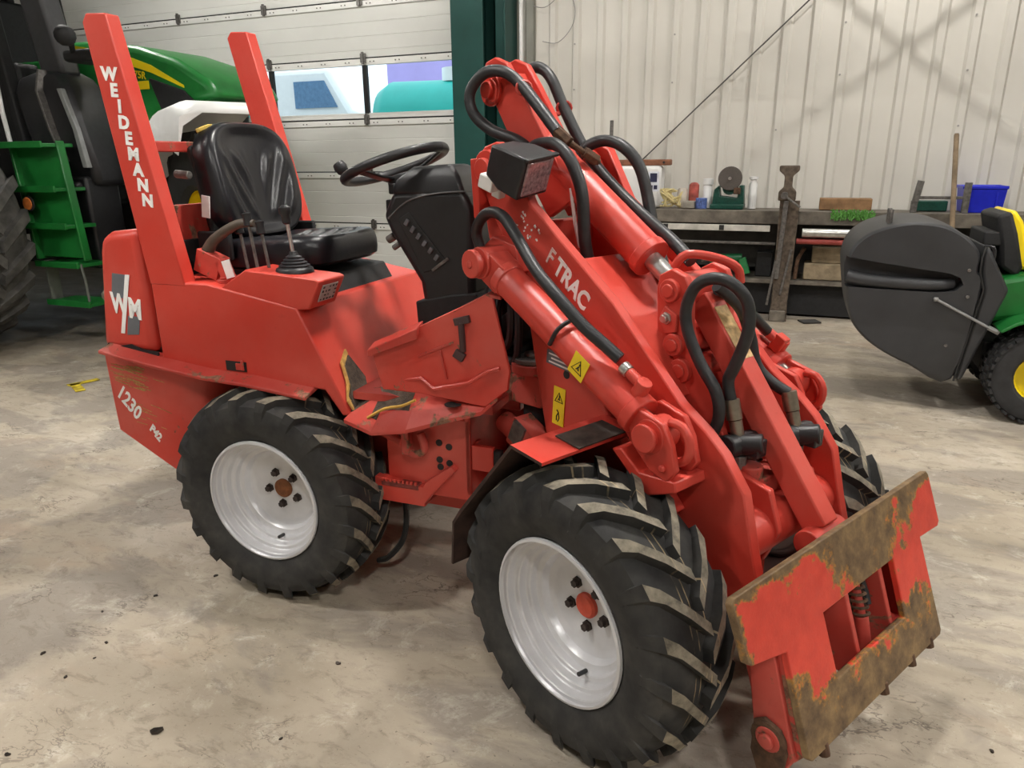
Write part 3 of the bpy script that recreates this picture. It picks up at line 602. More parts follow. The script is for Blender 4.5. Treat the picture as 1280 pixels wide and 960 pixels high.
# ---- rear frame
# engine bonnet
bn = [(-1.475, .835), (-1.412, 1.185), (-1.395, 1.235), (-1.35, 1.258), (-1.222, 1.270), (-1.222, .835)]
bo = PR('engine_bonnet', MB().prism(bn, 'y', -.42, .42), RED, .03, seg=4)
PR('scraped_edge', MB().prism([(-1.462, .836), (-1.44, .858), (-1.39, .850), (-1.33, .862), (-1.28, .846), (-1.208, .842), (-1.208, .829), (-1.46, .829)], 'y', -.4225, -.416), BLACKM, 0, bo)
lgm = RM
def flatpoly(name, pts, m, parent, y, th=.0012): return PR(name, MB().prism(pts, 'y', y - th, y), m, 0, parent)
flatpoly('logo_bar', [(-1.384, 1.030), (-1.362, 1.116), (-1.302, 1.112), (-1.324, 1.028)], GREY, bo, -.4205)
flatpoly('logo_bar', [(-1.322, .966), (-1.340, .896), (-1.284, .900), (-1.266, .966)], GREY, bo, -.4205)
flatpoly('logo_slash', [(-1.368, .900), (-1.350, .900), (-1.282, 1.113), (-1.302, 1.113)], WHITE, bo, -.4212)
text('logo_lettering', 'W', .098, (1, 0, -.12), (.12, 0, 1), (-1.353, -.4218, 1.004), WHITE, bo, bold=.004, sx=.72)
text('logo_lettering', 'M', .098, (1, 0, -.12), (.12, 0, 1), (-1.283, -.4218, .990), WHITE, bo, bold=.004, sx=.78)
MB().ball((-1.475, -.36, 1.02), .022, 10).build('bonnet_knob', BRASS, bo)
# upper body
PR('gap_filler', MB().span((-1.26, -.39, .84), (-1.16, .39, 1.22)), BLACKM)
ub = [(-1.192, .80), (-1.192, 1.095), (-.95, 1.098), (-.615, 1.040), (-.44, .695), (-.46, .69), (-.52, .772)]
body = PR('rear_body', MB().prism([(-1.192, .80), (-1.192, 1.095), (-.95, 1.098), (-.60, 1.036), (-.43, .695), (-.46, .69), (-.52, .772)], 'y', -.42, .42), RED, .006)
PR('access_slot', MB().box((-.868, -.4205, .822), (.085, .004, .034)), INK, .0, body)
PR('latch', MB().box((-.853, -.424, .822), (.028, .006, .024)).box((-.838, -.426, .828), (.012, .004, .036)), RED_X, .002, body)
# lip along the body's lower edge
PR('body_lip', MB().loft([[(x_, -.475, z_), (x_, -.40, z_ + .022), (x_, -.40, z_ + .006), (x_, -.475, z_ - .012)] for x_, z_ in ((-1.435, .842), (-1.40, .838), (-1.2, .812), (-.98, .788), (-.80, .782), (-.56, .760))]).loft([[(x_, .475, z_), (x_, .40, z_ + .022), (x_, .40, z_ + .006), (x_, .475, z_ - .012)] for x_, z_ in ((-1.435, .842), (-1.40, .838), (-1.2, .812), (-.98, .788), (-.80, .782), (-.56, .760))]), RED_X, .003)
# counterweight with its side curving in towards the wheel
plan = [(-1.475, -.42), (-1.22, -.42), (-1.12, -.405), (-1.05, -.36), (-1.01, -.29), (-1.0, -.22)]
pl = plan + [(x_, -y_) for x_, y_ in reversed(plan)]
def zb(x_): return .515 + (x_ + 1.475) * -.50 if x_ < -1.15 else .352
rings = [[(x_ * 1.0 + dx * (1 if x_ < -1.3 else 0), y_, z if z is not None else zb(x_)) for x_, y_ in pl] for dx, z in ((.0, .83), (.0, .79), (.004, .62), (.008, None))]
cw = PR('counterweight', MB().loft(rings), RED_W, .006)
text('model_number', '1230', .080, (.66, 0, -.75), (.62, 0, .78), (-1.392, -.4208, .632), WHITE, cw, bold=.002, sx=.80)
text('model_number', 'P42', .044, (.66, 0, -.75), (.62, 0, .78), (-1.285, -.4208, .525), WHITE, cw, bold=.002, sx=.9)
sc_ = MB(); rr = random.Random(5)
for i in range(44):
    x_ = rr.uniform(-1.46, -1.33); z_ = .775 - rr.random() ** 1.5 * .085
    sc_.box((x_ + .03, -.4206, z_), (rr.uniform(.02, .075), .0012, rr.uniform(.001, .0035)), rot('Y', rr.uniform(4, 14)))
for i in range(12): sc_.box((rr.uniform(-1.42, -1.22), -.4206, rr.uniform(.55, .74)), (rr.uniform(.02, .07), .0012, .0014), rot('Y', rr.uniform(6, 16)))
o_ = sc_.build('scratches', plain('ochre_scratch', (.42, .27, .09), .8, 0, .4, 90), cw); o_['kind'] = 'stuff'
# roll-over posts and cross bar
def post(name, y0, y1, base0, base1, top0, top1, lab):
    s0 = [(base0[0], y0, base0[1]), (base1[0], y0, base1[1]), (top1[0], y0, top1[1]), (top0[0] + .02, y0, top0[1] + .004), (top0[0], y0, top0[1] - .02)]
    m_ = MB().loft([s0, [(x_, y1, z_) for x_, _, z_ in s0]]); return PR(name, m_, RED, .004, label=lab)
po = post('roll_bar_post', -.4215, -.368, (-1.192, 1.085), (-1.040, 1.085), (-1.300, 1.925), (-1.200, 1.925), 'near post with white lettering')
post('roll_bar_post', .420, .360, (-1.20, 1.06), (-1.075, 1.06), (-1.412, 1.990), (-1.312, 1.990), 'far post without lettering')
for i, ch in enumerate('WEIDEMANN'):
    t_ = i / 8.0; x_ = -1.222 + t_ * .077 + (.003 if i == 2 else 0); z_ = 1.750 - t_ * .388
    text('post_lettering', ch, .054, (1, 0, -.10), (.10, 0, 1), (x_, -.4223, z_), WHITE, po, bold=.0026, sx=1.12)
PR('roll_bar_brace', MB().box((-1.20, .0, 1.535), (.045, .70, .035)), RED_X, .004)
PR('seat_back_wall', MB().span((-1.20, -.34, 1.10), (-1.17, .40, 1.34)), RED_X, .004)
# deck with seat base and lever console
PR('seat_base', MB().prism([(-1.15, 1.07), (-1.15, 1.13), (-.66, 1.10), (-.62, 1.03)], 'y', -.22, .24), BLACKM, .006)
lvc = [(-.905, 1.082), (-.79, 1.150), (-.525, 1.132), (-.508, 1.125), (-.555, 1.035), (-.60, 1.030)]
lv = PR('lever_console', MB().prism(lvc, 'y', -.415, -.27), RED, .005)
PMx = MB().box((-.527, -.345, 1.082), (.003, .085, .060), rot('Y', 25))
dp = PR('lever_diagram', PMx, plain('aluminium_label', (.45, .45, .44), .4, .3, .1, 60), .001, lv)
dk = MB(); rr = random.Random(9)
for i in range(5):
    for j in range(4):
        if rr.random() < .8: dk.box(Vector((-.527, -.345, 1.082)) + rot('Y', 25) @ Vector((.0022, -.034 + i * .017, -.022 + j * .0145)), (.001, rr.uniform(.004, .012), rr.uniform(.003, .008)), rot('Y', 25))
dk.build('diagram_print', INK, dp)
JB = Vector((-.655, -.335, 1.140)); prof = [(.062, 0), (.060, .008)]
for k in range(5): prof += [(.058 - k * .008, .012 + k * .009), (.048 - k * .008, .017 + k * .009)]
prof += [(.012, .064), (.0, .066)]
js = PR('joystick', MB().lathe(prof, JB, (0, 0, 1), 22), BLACK, 0)
PR('joystick_rod', MB().cyl(JB + Vector((0, 0, .05)), JB + Vector((-.012, 0, .155)), .006, 8), STEEL, 0, js)
PR('joystick_knob', MB().lathe([(.008, 0), (.014, .005), (.014, .028), (.020, .036), (.019, .052), (.008, .060), (.0, .061)], JB + Vector((-.012, 0, .150)), (-.1, 0, 1), 14), BLACK, 0, js)
for (lx_, ly_, h_) in ((-.80, -.335, .16), (-.752, -.335, .135), (-.87, -.30, .13)):
    le = PR('control_lever', MB().cyl((lx_, ly_, 1.11), (lx_ - .02, ly_, 1.13 + h_), .0055, 8), DSTEEL, 0)
    PR('lever_knob', MB().lathe([(.008, 0), (.015, .004), (.013, .030), (.016, .042), (.0, .046)], (lx_ - .02, ly_, 1.12 + h_), (-.1, 0, 1), 12), BLACK, 0, le)
hbk = MB().tube([(-1.02, -.33, 1.18), (-.97, -.33, 1.235), (-.87, -.33, 1.285), (-.80, -.33, 1.290)], lambda t: .022 - .010 * t, 10, smooth=4)
PR('parking_brake_lever', hbk, plain('brown_grip', (.075, .06, .045), .5, 0, .2, 30), 0)
PR('brake_linkage', MB().box((-1.0, -.33, 1.15), (.10, .05, .08), rot('Y', 20)).box((-.93, -.345, 1.135), (.05, .02, .07), rot('Y', -20)), RED_X, .003)
PR('brake_tag', MB().box((-.905, -.36, 1.14), (.035, .004, .06), rot('Y', -15)), CLEANW, .001)
PR('deck_bolt', MB().cyl((-.93, -.36, 1.09), (-.93, -.36, 1.105), .022, 12).cyl((-.93, -.36, 1.105), (-.93, -.36, 1.112), .012, 8), RED_X, .002)
# seat
def pad(w, h, t, nx, ny, f, sup=4.5, edge=.25):
    """cushion: superellipse outline in (u, v), front height f(u, v) above t; local axes u=X, v=Y, front=Z"""
    mb = MB(); R_ = 24; Nn = 80; rings = []
    def outline(k, q):
        a = 2 * PI * k / Nn; c, s_ = math.cos(a), math.sin(a); e = (abs(c) ** sup + abs(s_) ** sup) ** (-1 / sup); return c * e * q, s_ * e * q
    for q, zz in ((.90, 0), (.985, .12), (1.0, .35), (1.0, .6), (.985, .82), (.95, .95)):
        rings.append([(u * w / 2, v * h / 2, zz * t) for u, v in (outline(k, q) for k in range(Nn))])
    for i in range(1, R_ + 1):
        q = .95 * (1 - i / (R_ + .3))
        rings.append([(u * w / 2, v * h / 2, t + f(u, v) * min(1, i / 5.0)) for u, v in (outline(k, q) for k in range(Nn))])
    mb.loft(rings); return mb
def cush(u, v):
    rim = .006 - .022 * max(0, 1 - abs(u) * 1.35) ; rb = .006 * math.sin(v * 24 + abs(u) * 4) if abs(u) < .62 and abs(v) < .7 else 0
    return rim + rb
se = thing_seat = PR('seat_cushion', pad(.47, .47, .105, 8, 8, cush), VINYL, 0)
se.matrix_local = RM @ Matrix(((0, 1, 0, -.865), (-1, 0, 0, .0), (0, 0, 1, 1.120), (0, 0, 0, 1))) @ Matrix.Rotation(math.radians(3.5), 4, 'X')
def backf(u, v):
    w = abs(u); c_ = 1.0 if v < .55 else 0.0
    ph = (w * .95 - (v + .25) * .42) * 21
    ridge = .011 * (.5 + .5 * math.sin(ph)) if .10 < w < .80 and -.72 < v < .55 else 0
    ridge *= max(0, min(1, (w - .10) * 8)) * max(0, min(1, (.80 - w) * 8)) * max(0, min(1, (.55 - v) * 5)) * max(0, min(1, (v + .72) * 6))
    return -.018 + .055 * w ** 2.5 + ridge * c_
sb = PR('seat_backrest', pad(.47, .42, .085, 8, 8, backf, 3.2), VINYL, 0)
sb.matrix_local = RM @ Matrix(((0, -.19, .98, -1.110), (1, 0, 0, 0), (0, .98, .19, 1.405), (0, 0, 0, 1)))
MB().span((-.215, -.20, -.03), (.215, .14, .012)).build('seat_shell', BLACKM, sb, bevel=.02)
for s_ in (-1, 1): PR('seat_hinge', MB().box((-1.05, s_ * .245, 1.20), (.14, .02, .10)), BLACKM, .006)
PR('seat_tag', MB().box((-1.06, -.258, 1.335), (.035, .004, .075), rot('Y', 8)), CLEANW, .001)
PR('recliner_knob', MB().cyl((-1.16, -.27, 1.445), (-1.10, -.27, 1.44), .014, 12), DSTEEL, .003)
PR('torn_foam', MB().tube([(-1.12, -.19, 1.585), (-1.10, -.15, 1.602), (-1.11, -.10, 1.600)], .008, 6, smooth=3), plain('yellow_foam', (.50, .36, .08), .9, 0, .3, 60, .3), 0)
# steering console
cb = [(-.448, 1.305), (-.405, 1.385), (-.148, 1.392), (-.118, 1.33), (-.118, 1.04), (-.15, 1.015), (-.305, .99), (-.318, 1.085), (-.42, 1.245)]
con = PR('steering_console', MB().prism(cb, 'y', -.115, .115), BLACK, .022, seg=3)
PR('console_cover', MB().loft([[(-.412, -.115, 1.372), (-.142, -.115, 1.372), (-.142, .115, 1.372), (-.412, .115, 1.372)], [(-.395, -.108, 1.420), (-.165, -.105, 1.430), (-.165, .105, 1.430), (-.395, .108, 1.420)], [(-.345, -.075, 1.462), (-.205, -.07, 1.470), (-.205, .07, 1.470), (-.345, .075, 1.462)]]), BLACK, .012, con)
PR('console_foot', MB().prism([(-.335, 1.02), (-.33, .93), (-.10, .90), (-.06, .98), (-.11, 1.06), (-.20, 1.05)], 'y', -.12, .12), BLACKM, .006, con)
PR('console_seam', MB().tube([(-.425, -.1155, 1.295), (-.35, -.1165, 1.352), (-.25, -.1165, 1.378), (-.14, -.1165, 1.386)], .003, 5, smooth=4), plain('grey_seam', (.10, .10, .10), .5), 0, con)
sp_ = PR('switch_panel', MB().prism([(-.385, 1.295), (-.345, 1.318), (-.215, 1.165), (-.245, 1.135), (-.30, 1.12)], 'y', -.1185, -.112), INK, .002, con)
for k in range(6): PR('switch', MB().box((-.352 + k * .021, -.121, 1.285 - k * .0225), (.014, .008, .022), rot('Y', 35)), plain('switch_grey', (.11, .11, .12), .4) if k == 0 else bpy.data.materials['switch_grey'], .002, sp_)
PR('panel_trim', MB().box((-.235, -.120, 1.150), (.075, .004, .010), rot('Y', -35)), DSTEEL, .001, sp_)
PR('ignition_knob', MB().cyl((-.425, -.08, 1.235), (-.450, -.08, 1.22), .014, 12).cyl((-.40, -.09, 1.21), (-.425, -.09, 1.195), .010, 10), DSTEEL, .002, con)
PR('side_stalk', MB().box((-.44, -.06, 1.33), (.03, .03, .05)).box((-.435, -.05, 1.39), (.025, .03, .035)), BLACK, .005, con)
SC = Vector((-.452, 0, 1.468)); nx_ = Vector((-.317, 0, .948)); ex = Vector((.948, 0, .317)); ey = Vector((0, 1, 0))
stw = MB().tube([SC + .180 * (math.cos(2 * PI * k / 40) * ex + math.sin(2 * PI * k / 40) * ey) for k in range(40)], .0165, 12, closed=True)
sw_ = PR('steering_wheel', stw, BLACK, 0)
hubc = SC - nx_ * .055
sp2 = MB().lathe([(.042, -.02), (.045, .0), (.040, .018), (.0, .022)], hubc, nx_, 20)
for a in (0.35, 2.45, -1.85):
    e_ = SC + .18 * (math.cos(a) * ex + math.sin(a) * ey); d2 = (e_ - hubc).normalized(); sd = nx_.cross(d2).normalized()
    m_ = (hubc + e_) / 2; pts = []
    sp2.loft([[p + sd * w_ + nx_ * h_ for w_, h_ in ((-.016, -.005), (.016, -.005), (.016, .005), (-.016, .005))] for p in (hubc, m_ - nx_ * .006, e_)])
PR('wheel_spokes', sp2, BLACK, .003, sw_)
PR('steering_column', MB().cyl(hubc - nx_ * .07, hubc, .024, 16), BLACK, 0, sw_)
kp = SC - .172 * ex - ey * .05
PR('spinner_knob', MB().cyl(kp, kp + nx_ * .035 - ex * .006, .012, 12).lathe([(.010, 0), (.020, .012), (.024, .028), (.020, .044), (.0, .050)], kp + nx_ * .025, nx_ - ex * .3, 14), BLACK, 0, sw_)
# footwell: side guard, dented floor lip
fg = PR('footwell_guard', MB().prism([(-.335, .928), (.058, 1.118), (.075, 1.110), (.125, .90), (.118, .84), (.045, .78), (-.17, .80), (-.30, .80)], 'y', -.425, -.413), RED_W, .003)
PR('guard_flange', MB().loft([[(-.05, -.425, 1.063), (-.05, -.36, 1.067), (-.05, -.36, 1.060), (-.05, -.425, 1.056)], [(.058, -.425, 1.120), (.058, -.33, 1.124), (.058, -.33, 1.116), (.058, -.425, 1.110)], [(.10, -.425, 1.115), (.10, -.33, 1.118), (.10, -.33, 1.110), (.10, -.425, 1.105)]]), RED_X, .002, fg)
PR('guard_lip', MB().loft([[(-.335, -.445, .928), (-.335, -.40, .945), (-.335, -.40, .935), (-.335, -.445, .905)], [(-.16, -.445, 1.008), (-.16, -.40, 1.025), (-.16, -.40, 1.015), (-.16, -.445, .975)]]), RED_X, .003, fg)
PR('guard_latch', MB().cyl((-.02, -.435, 1.035), (-.02, -.425, .945), .010, 8).box((-.018, -.432, 1.040), (.05, .014, .022), rot('Y', -15)).box((-.03, -.432, .935), (.034, .014, .026), rot('Y', 30)), plain('dark_latch', (.06, .03, .03), .6), .002, fg)
PR('guard_rib', MB().box((-.11, -.428, .945), (.13, .006, .007), rot('Y', -24)).box((-.085, -.428, .90), (.006, .006, .09), rot('Y', -12)), RED_X, .001, fg)
fl = [(-.44, -.445, .690), (-.33, -.465, .668), (-.20, -.475, .695), (-.05, -.455, .745), (.035, -.435, .768), (.085, -.425, .815)]
fi = [(-.42, -.30, .745), (-.32, -.33, .782), (-.20, -.37, .795), (-.05, -.39, .795), (.05, -.40, .795), (.09, -.40, .825)]
flm = MB(); 
for i in range(5):
    q = [fl[i], fl[i + 1], fi[i + 1], fi[i]]; flm.add(q + [(a, b, c - .012) for a, b, c in q], [(0, 1, 2, 3), (7, 6, 5, 4), (0, 4, 5, 1), (2, 6, 7, 3), (1, 5, 6, 2), (3, 7, 4, 0)])
flm.span((-.44, -.38, .74), (.05, .40, .765))
ff = PR('footwell_floor', flm, RED_X, 0, smooth=50)
def onlip(i0, t0, i1, t1, a0, a1):
    def P_(i, t, k): 
        p = [Vector(q[i]).lerp(Vector(q[min(5, i + 1)]), t) for q in (fl, fi)]; w = p[0].lerp(p[1], k); return (w.x, w.y, w.z + .004)
    q = [P_(i0, t0, a0), P_(i1, t1, a0), P_(i1, t1, a1), P_(i0, t0, a1)]
    return q
GRIME = plain('bare_grimy_metal', (.07, .05, .035), .9, 0, .5, 40, .4)
wp = MB()
for q in (onlip(0, .0, 0, 1, .25, 1.0), onlip(0, 1, 1, .9, .45, 1.0)):
    wp.add(q + [(x_, y_, z_ - .006) for x_, y_, z_ in q], [(0, 1, 2, 3), (7, 6, 5, 4), (0, 4, 5, 1), (1, 5, 6, 2), (2, 6, 7, 3), (3, 7, 4, 0)])
PR('worn_tread_patch', wp, GRIME, 0, ff)
PR('floor_hole', MB().cyl((-.06, -.425, .7765), (-.06, -.425, .7785), .026, 14), INK, 0, ff)
PR('floor_rod', MB().tube([(-.22, -.42, .838), (-.16, -.43, .852), (-.115, -.44, .826), (.0, -.44, .855), (.06, -.435, .895), (.095, -.43, .905)], .006, 6), RED_W, 0, ff)
PR('floor_rod', MB().tube([(-.36, -.43, .70), (-.30, -.42, .735), (-.24, -.42, .75), (-.19, -.42, .775)], .005, 6, smooth=3), plain('yellow_scraped_edge', (.55, .33, .06), .7), 0, ff)
def onfront(pts):
    q = [(-.592 + (1.036 - z_) * .498 + .005, y_, z_ + .003) for y_, z_ in pts]; n_ = len(q)
    return MB().add(q + [(x_ - .006, y_, z_ - .003) for x_, y_, z_ in q], [tuple(range(n_)), tuple(range(2 * n_ - 1, n_ - 1, -1))] + [(i, (i + 1) % n_, n_ + (i + 1) % n_, n_ + i) for i in range(n_)])
PR('scraped_patch', onfront([(-.40, .70), (-.31, .70), (-.27, .78), (-.30, .86), (-.345, .84), (-.365, .78), (-.40, .75)]), GRIME, 0, body)
PR('scraped_edge', onfront([(-.405, .70), (-.412, .74), (-.372, .79), (-.352, .85), (-.30, .88), (-.30, .865), (-.345, .835), (-.365, .775), (-.395, .74), (-.395, .70)]), plain('ochre_primer', (.52, .30, .08), .7, 0, .3, 60), 0, body)
# rear chassis block with the pierced plate and the step
rc = MB().span((-.345, -.35, .42), (-.04, -.335, .70)).span((-.06, -.35, .44), (-.04, .20, .715)).span((-.90, -.20, .30), (-.06, .20, .66)).cyl((-.741, -.30, .383), (-.741, .30, .383), .055, 16).cyl((-.741, -.31, .383), (-.741, -.26, .383), .09, 18)
rc.span((-.20, -.16, .68), (.06, .16, .73)).span((-.20, -.16, .42), (.06, .16, .46)).span((-.36, -.34, .69), (-.04, .30, .72))
rcp = PR('rear_chassis', rc, RED_W, .004)
for (hx, hz) in ((-.150, .612), (-.115, .602), (-.150, .553), (-.115, .545), (-.148, .528), (-.113, .518)):
    PR('chassis_hole', MB().cyl((hx, -.3505, hz), (hx, -.3525, hz), .0115, 12), INK, 0, rcp)
PR('step', MB().prism([(-.385, .395), (-.385, .47), (-.205, .455), (-.195, .475), (-.10, .545), (-.085, .53), (-.175, .43), (-.20, .395)], 'y', -.375, -.34).span((-.385, -.375, .385), (-.20, -.26, .40)), RED_W, .003)
st_ = PR('step_tread', MB().span((-.36, -.378, .442), (-.22, -.30, .462)), plain('tread_metal', (.24, .05, .04), .7, .1, .4, 60, .3), .003)
for k in range(9): PR('tread_tooth', MB().box((-.352 + k * .0155, -.380, .466), (.007, .006, .010)), RED_W, 0, st_)
PR('step_bracket', MB().tube([(-.40, -.37, .655), (-.33, -.38, .635), (-.26, -.39, .615)], .016, 8).span((-.262, -.40, .575), (-.235, -.37, .68)).tube([(-.20, -.38, .65), (-.185, -.385, .60), (-.215, -.385, .575), (-.25, -.385, .585)], .014, 8, smooth=3), RED_X, .003)
rl = PR('reflector_bracket', MB().span((-.04, -.345, .53), (.035, -.325, .615)).span((-.04, -.34, .53), (-.03, -.28, .615)), RED, .003)
PR('marker_lamp', MB().span((.035, -.347, .535), (.062, -.32, .607)), BLACKM, .006, rl)
PR('ball_pin', MB().cyl((-.02, -.22, .73), (-.02, -.22, .765), .012, 8).cyl((-.02, -.22, .765), (-.02, -.22, .78), .022, 10), RED_X, .002)
PF('drive_shaft', MB().cyl((-.74, 0, .36), (-.05, 0, .37), .035, 12), BLACKM, 0)
PR('belly_hose', MB().tube([(-.44, -.16, .40), (-.37, -.22, .34), (-.345, -.25, .26), (-.36, -.26, .17), (-.42, -.26, .09), (-.48, -.24, .05)], .011, 8, smooth=5), HOSE, 0)

# ================================================================== big green tractor at the left
def at(x, y, z=0, rz=0): return BM @ Matrix.Translation((x, y, z)) @ Matrix.Rotation(math.radians(rz), 4, 'Z')
TR = thing('farm_tractor', 'big green farm tractor with cab steps and yellow bonnet stripe by the left door', 'tractor', BM)
def PT(name, mb, mats, bevel=.006, parent=None, **k): return mb.build(name, mats, parent or TR, bevel=bevel, **k)
def lug_tyre(R, w, rim, nl, lh=.05, lw=.07):
    mb = MB(); h = w / 2; base = R - lh
    prof = [(rim, -h * .8), (rim + .04, -h * .98), ((rim + base) / 2, -h), (base - .05, -h * .95), (base, -h * .7), (base + .01, 0)]; prof += [(r, -y) for r, y in reversed(prof[:-1])]
    mb.lathe(prof, ax=YA, n=48, caps=False)
    def pt(a, r, y): return (r * math.cos(a), y, r * math.sin(a))
    for side in (-1, 1):
        for i in range(nl):
            a0 = 2 * PI * i / nl + (0 if side < 0 else PI / nl); rows = []
            for yy, rb, rt, da in ((1.0, base - .09, base - .07, 0), (.93, base - .04, R - .02, .02), (.5, base - .01, R - .005, .12), (-.03, base - .01, R, .26)):
                k = lw / R / 2; rows.append([pt(a0 - da - k * 1.3, rb, side * yy * h), pt(a0 - da - k, rt, side * yy * h), pt(a0 - da + k, rt, side * yy * h), pt(a0 - da + k * 1.3, rb, side * yy * h)])
            for q in range(3):
                A, Bq = rows[q], rows[q + 1]
                for j in range(3): mb.add([A[j], A[j + 1], Bq[j + 1], Bq[j]], [(0, 1, 2, 3)])
            mb.add(rows[0], [(3, 2, 1, 0)]); mb.add(rows[-1], [(0, 1, 2, 3)])
    return mb
MUD = plain('muddy_tyre_rubber', (.075, .072, .066), .85, 0, .5, 9, .3)
for yy, sg in ((1.95, -1), (4.55, 1)):
    rw = PT('rear_wheel', MB().lathe([(.50, -.24), (.50, -.10), (.40, -.05), (.0, -.05)], ax=(0, -sg, 0), n=32, caps=False).lathe([(.52, -.2), (.52, .2)], ax=YA, n=32, caps=False), MYEL, 0, smooth=50)
    rw.location = (-6.50, yy - .1, .98); lug_tyre(.98, .55, .50, 22, .06, .09).build('tyre', MUD, rw)
FWM = Matrix.Translation((-4.02, 2.62, .86)) @ Matrix.Rotation(math.radians(-27), 4, 'Z')
fw = PT('front_wheel', MB().lathe([(.40, -.18), (.40, -.08), (.30, -.02), (.0, -.02)], ax=(0, 1, 0), n=32, caps=False).lathe([(.42, -.18), (.42, .18)], ax=YA, n=32, caps=False), MYEL, 0, smooth=50)
fw.matrix_local = FWM; lug_tyre(.86, .46, .42, 22, .05, .07).build('tyre', PTYRE, fw)
arc = []
for k in range(13):
    a = math.radians(172 - k * 8.5); r_ = 1.03; arc.append([(r_ * math.cos(a), q, r_ * math.sin(a) + dz) for q, dz in ((-.40, -.30), (-.36, -.04), (-.2, .03), (.30, .03), (.36, -.03), (.30, -.01), (-.2, -.01), (-.34, -.10))])
mg = PT('front_mudguard', MB().loft(arc), CLEANW, 0, smooth=75, label='white mudguard'); mg.matrix_local = FWM
PT('axle_frame', MB().span((-6.9, 3.0, .60), (-4.9, 3.75, 1.15)).cyl((-6.72, 1.9, .98), (-6.72, 4.4, .98), .14, 14).cyl((-4.02, 2.62, .86), (-4.5, 3.2, .86), .11, 14), BLACKM, .02)
hn = [(-6.0, 1.45), (-6.0, 2.50), (-5.6, 2.485), (-5.1, 2.42), (-4.7, 2.30), (-4.38, 2.12), (-4.30, 2.00), (-4.55, 1.96), (-5.05, 1.86), (-5.15, 1.45)]
def scaley(pts, y0, y1): return MB().prism(pts, 'y', y0, y1)
ho = PT('bonnet', scaley(hn, 2.98, 3.82), GREEN, .06, seg=3)
PT('bonnet_stripe', MB().loft([[(x_, 2.972, z_), (x_, 2.985, z_), (x_, 2.985, z_ + w_), (x_, 2.972, z_ + w_)] for x_, z_, w_ in ((-5.85, 2.385, .08), (-5.3, 2.30, .075), (-4.95, 2.20, .06), (-4.62, 2.07, .02))]), MYEL, 0, ho)
PT('bonnet_badge', MB().span((-5.155, 2.968, 2.075), (-4.995, 2.978, 2.140)), MYEL, .002, ho)
text('bonnet_number', '75R', .080, (1, 0, -.15), (.15, 0, 1), (-5.075, 2.9685, 2.186), MYEL, ho, bold=.002)
PT('side_grille', MB().prism([(-4.98, 2.16), (-4.62, 2.05), (-4.46, 1.90), (-4.72, 1.88), (-4.86, 1.84)], 'y', 2.962, 2.99), BLACKM, .004, ho)
PT('front_grille', MB().prism([(-4.90, 1.90), (-4.66, 1.94), (-4.70, 1.30), (-4.90, 1.20)], 'y', 3.02, 3.78), BLACKM, .03)
PT('lower_side_panel', MB().prism([(-6.05, 1.30), (-6.05, 1.95), (-5.35, 1.95), (-5.08, 1.60), (-5.30, 1.30)], 'y', 2.90, 3.02), GREEN, .02)
# cab
cabo = PT('cab_lower_body', MB().span((-8.2, 2.60, 1.1), (-6.05, 4.1, 2.30)), BLACKM, .04)
for (x_, y_, x2) in ((-8.2, 2.55, -8.2), (-8.2, 4.2, -8.2), (-6.02, 2.55, -6.22), (-7.3, 4.2, -7.5)):
    PT('cab_pillar', MB().loft([[(q - .05, y_ - .05, z_), (q + .05, y_ - .05, z_), (q + .05, y_ + .05, z_), (q - .05, y_ + .05, z_)] for q, z_ in ((x_, 1.5), (x2, 3.35))]), BLACKM, .015, cabo)
PT('cab_roof', MB().span((-8.4, 2.4, 3.3), (-6.25, 4.35, 3.55)), GREEN, .05, cabo)
PT('cab_window', MB().span((-7.56, 2.545, 2.45), (-6.22, 2.560, 3.3)), GLASS, 0, cabo)
PT('cab_interior', MB().span((-8.0, 2.8, 1.5), (-6.6, 3.9, 2.3)).span((-7.55, 3.0, 2.2), (-7.2, 3.8, 3.0)), BLACKM, .03, cabo)
PT('cab_door_sill', MB().span((-7.55, 2.48, 2.30), (-6.15, 2.58, 2.46)), GREEN, .02, cabo)
PT('cab_sill_stripe', MB().span((-7.55, 2.474, 2.325), (-6.15, 2.48, 2.365)), MYEL, 0, cabo)
PT('grab_rail', MB().tube([(-6.02, 2.40, 2.9), (-6.0, 2.38, 2.4), (-5.98, 2.36, 1.9), (-5.95, 2.36, 1.55)], .018, 8), CLEANW, 0, cabo)
PT('grab_rail', MB().tube([(-6.12, 2.42, 2.95), (-6.06, 2.40, 2.4), (-6.03, 2.38, 2.2)], .016, 8), CLEANW, 0, cabo)
PT('fender_panel', MB().span((-6.55, 2.80, 1.62), (-5.80, 2.86, 2.33)), GREEN, .02)
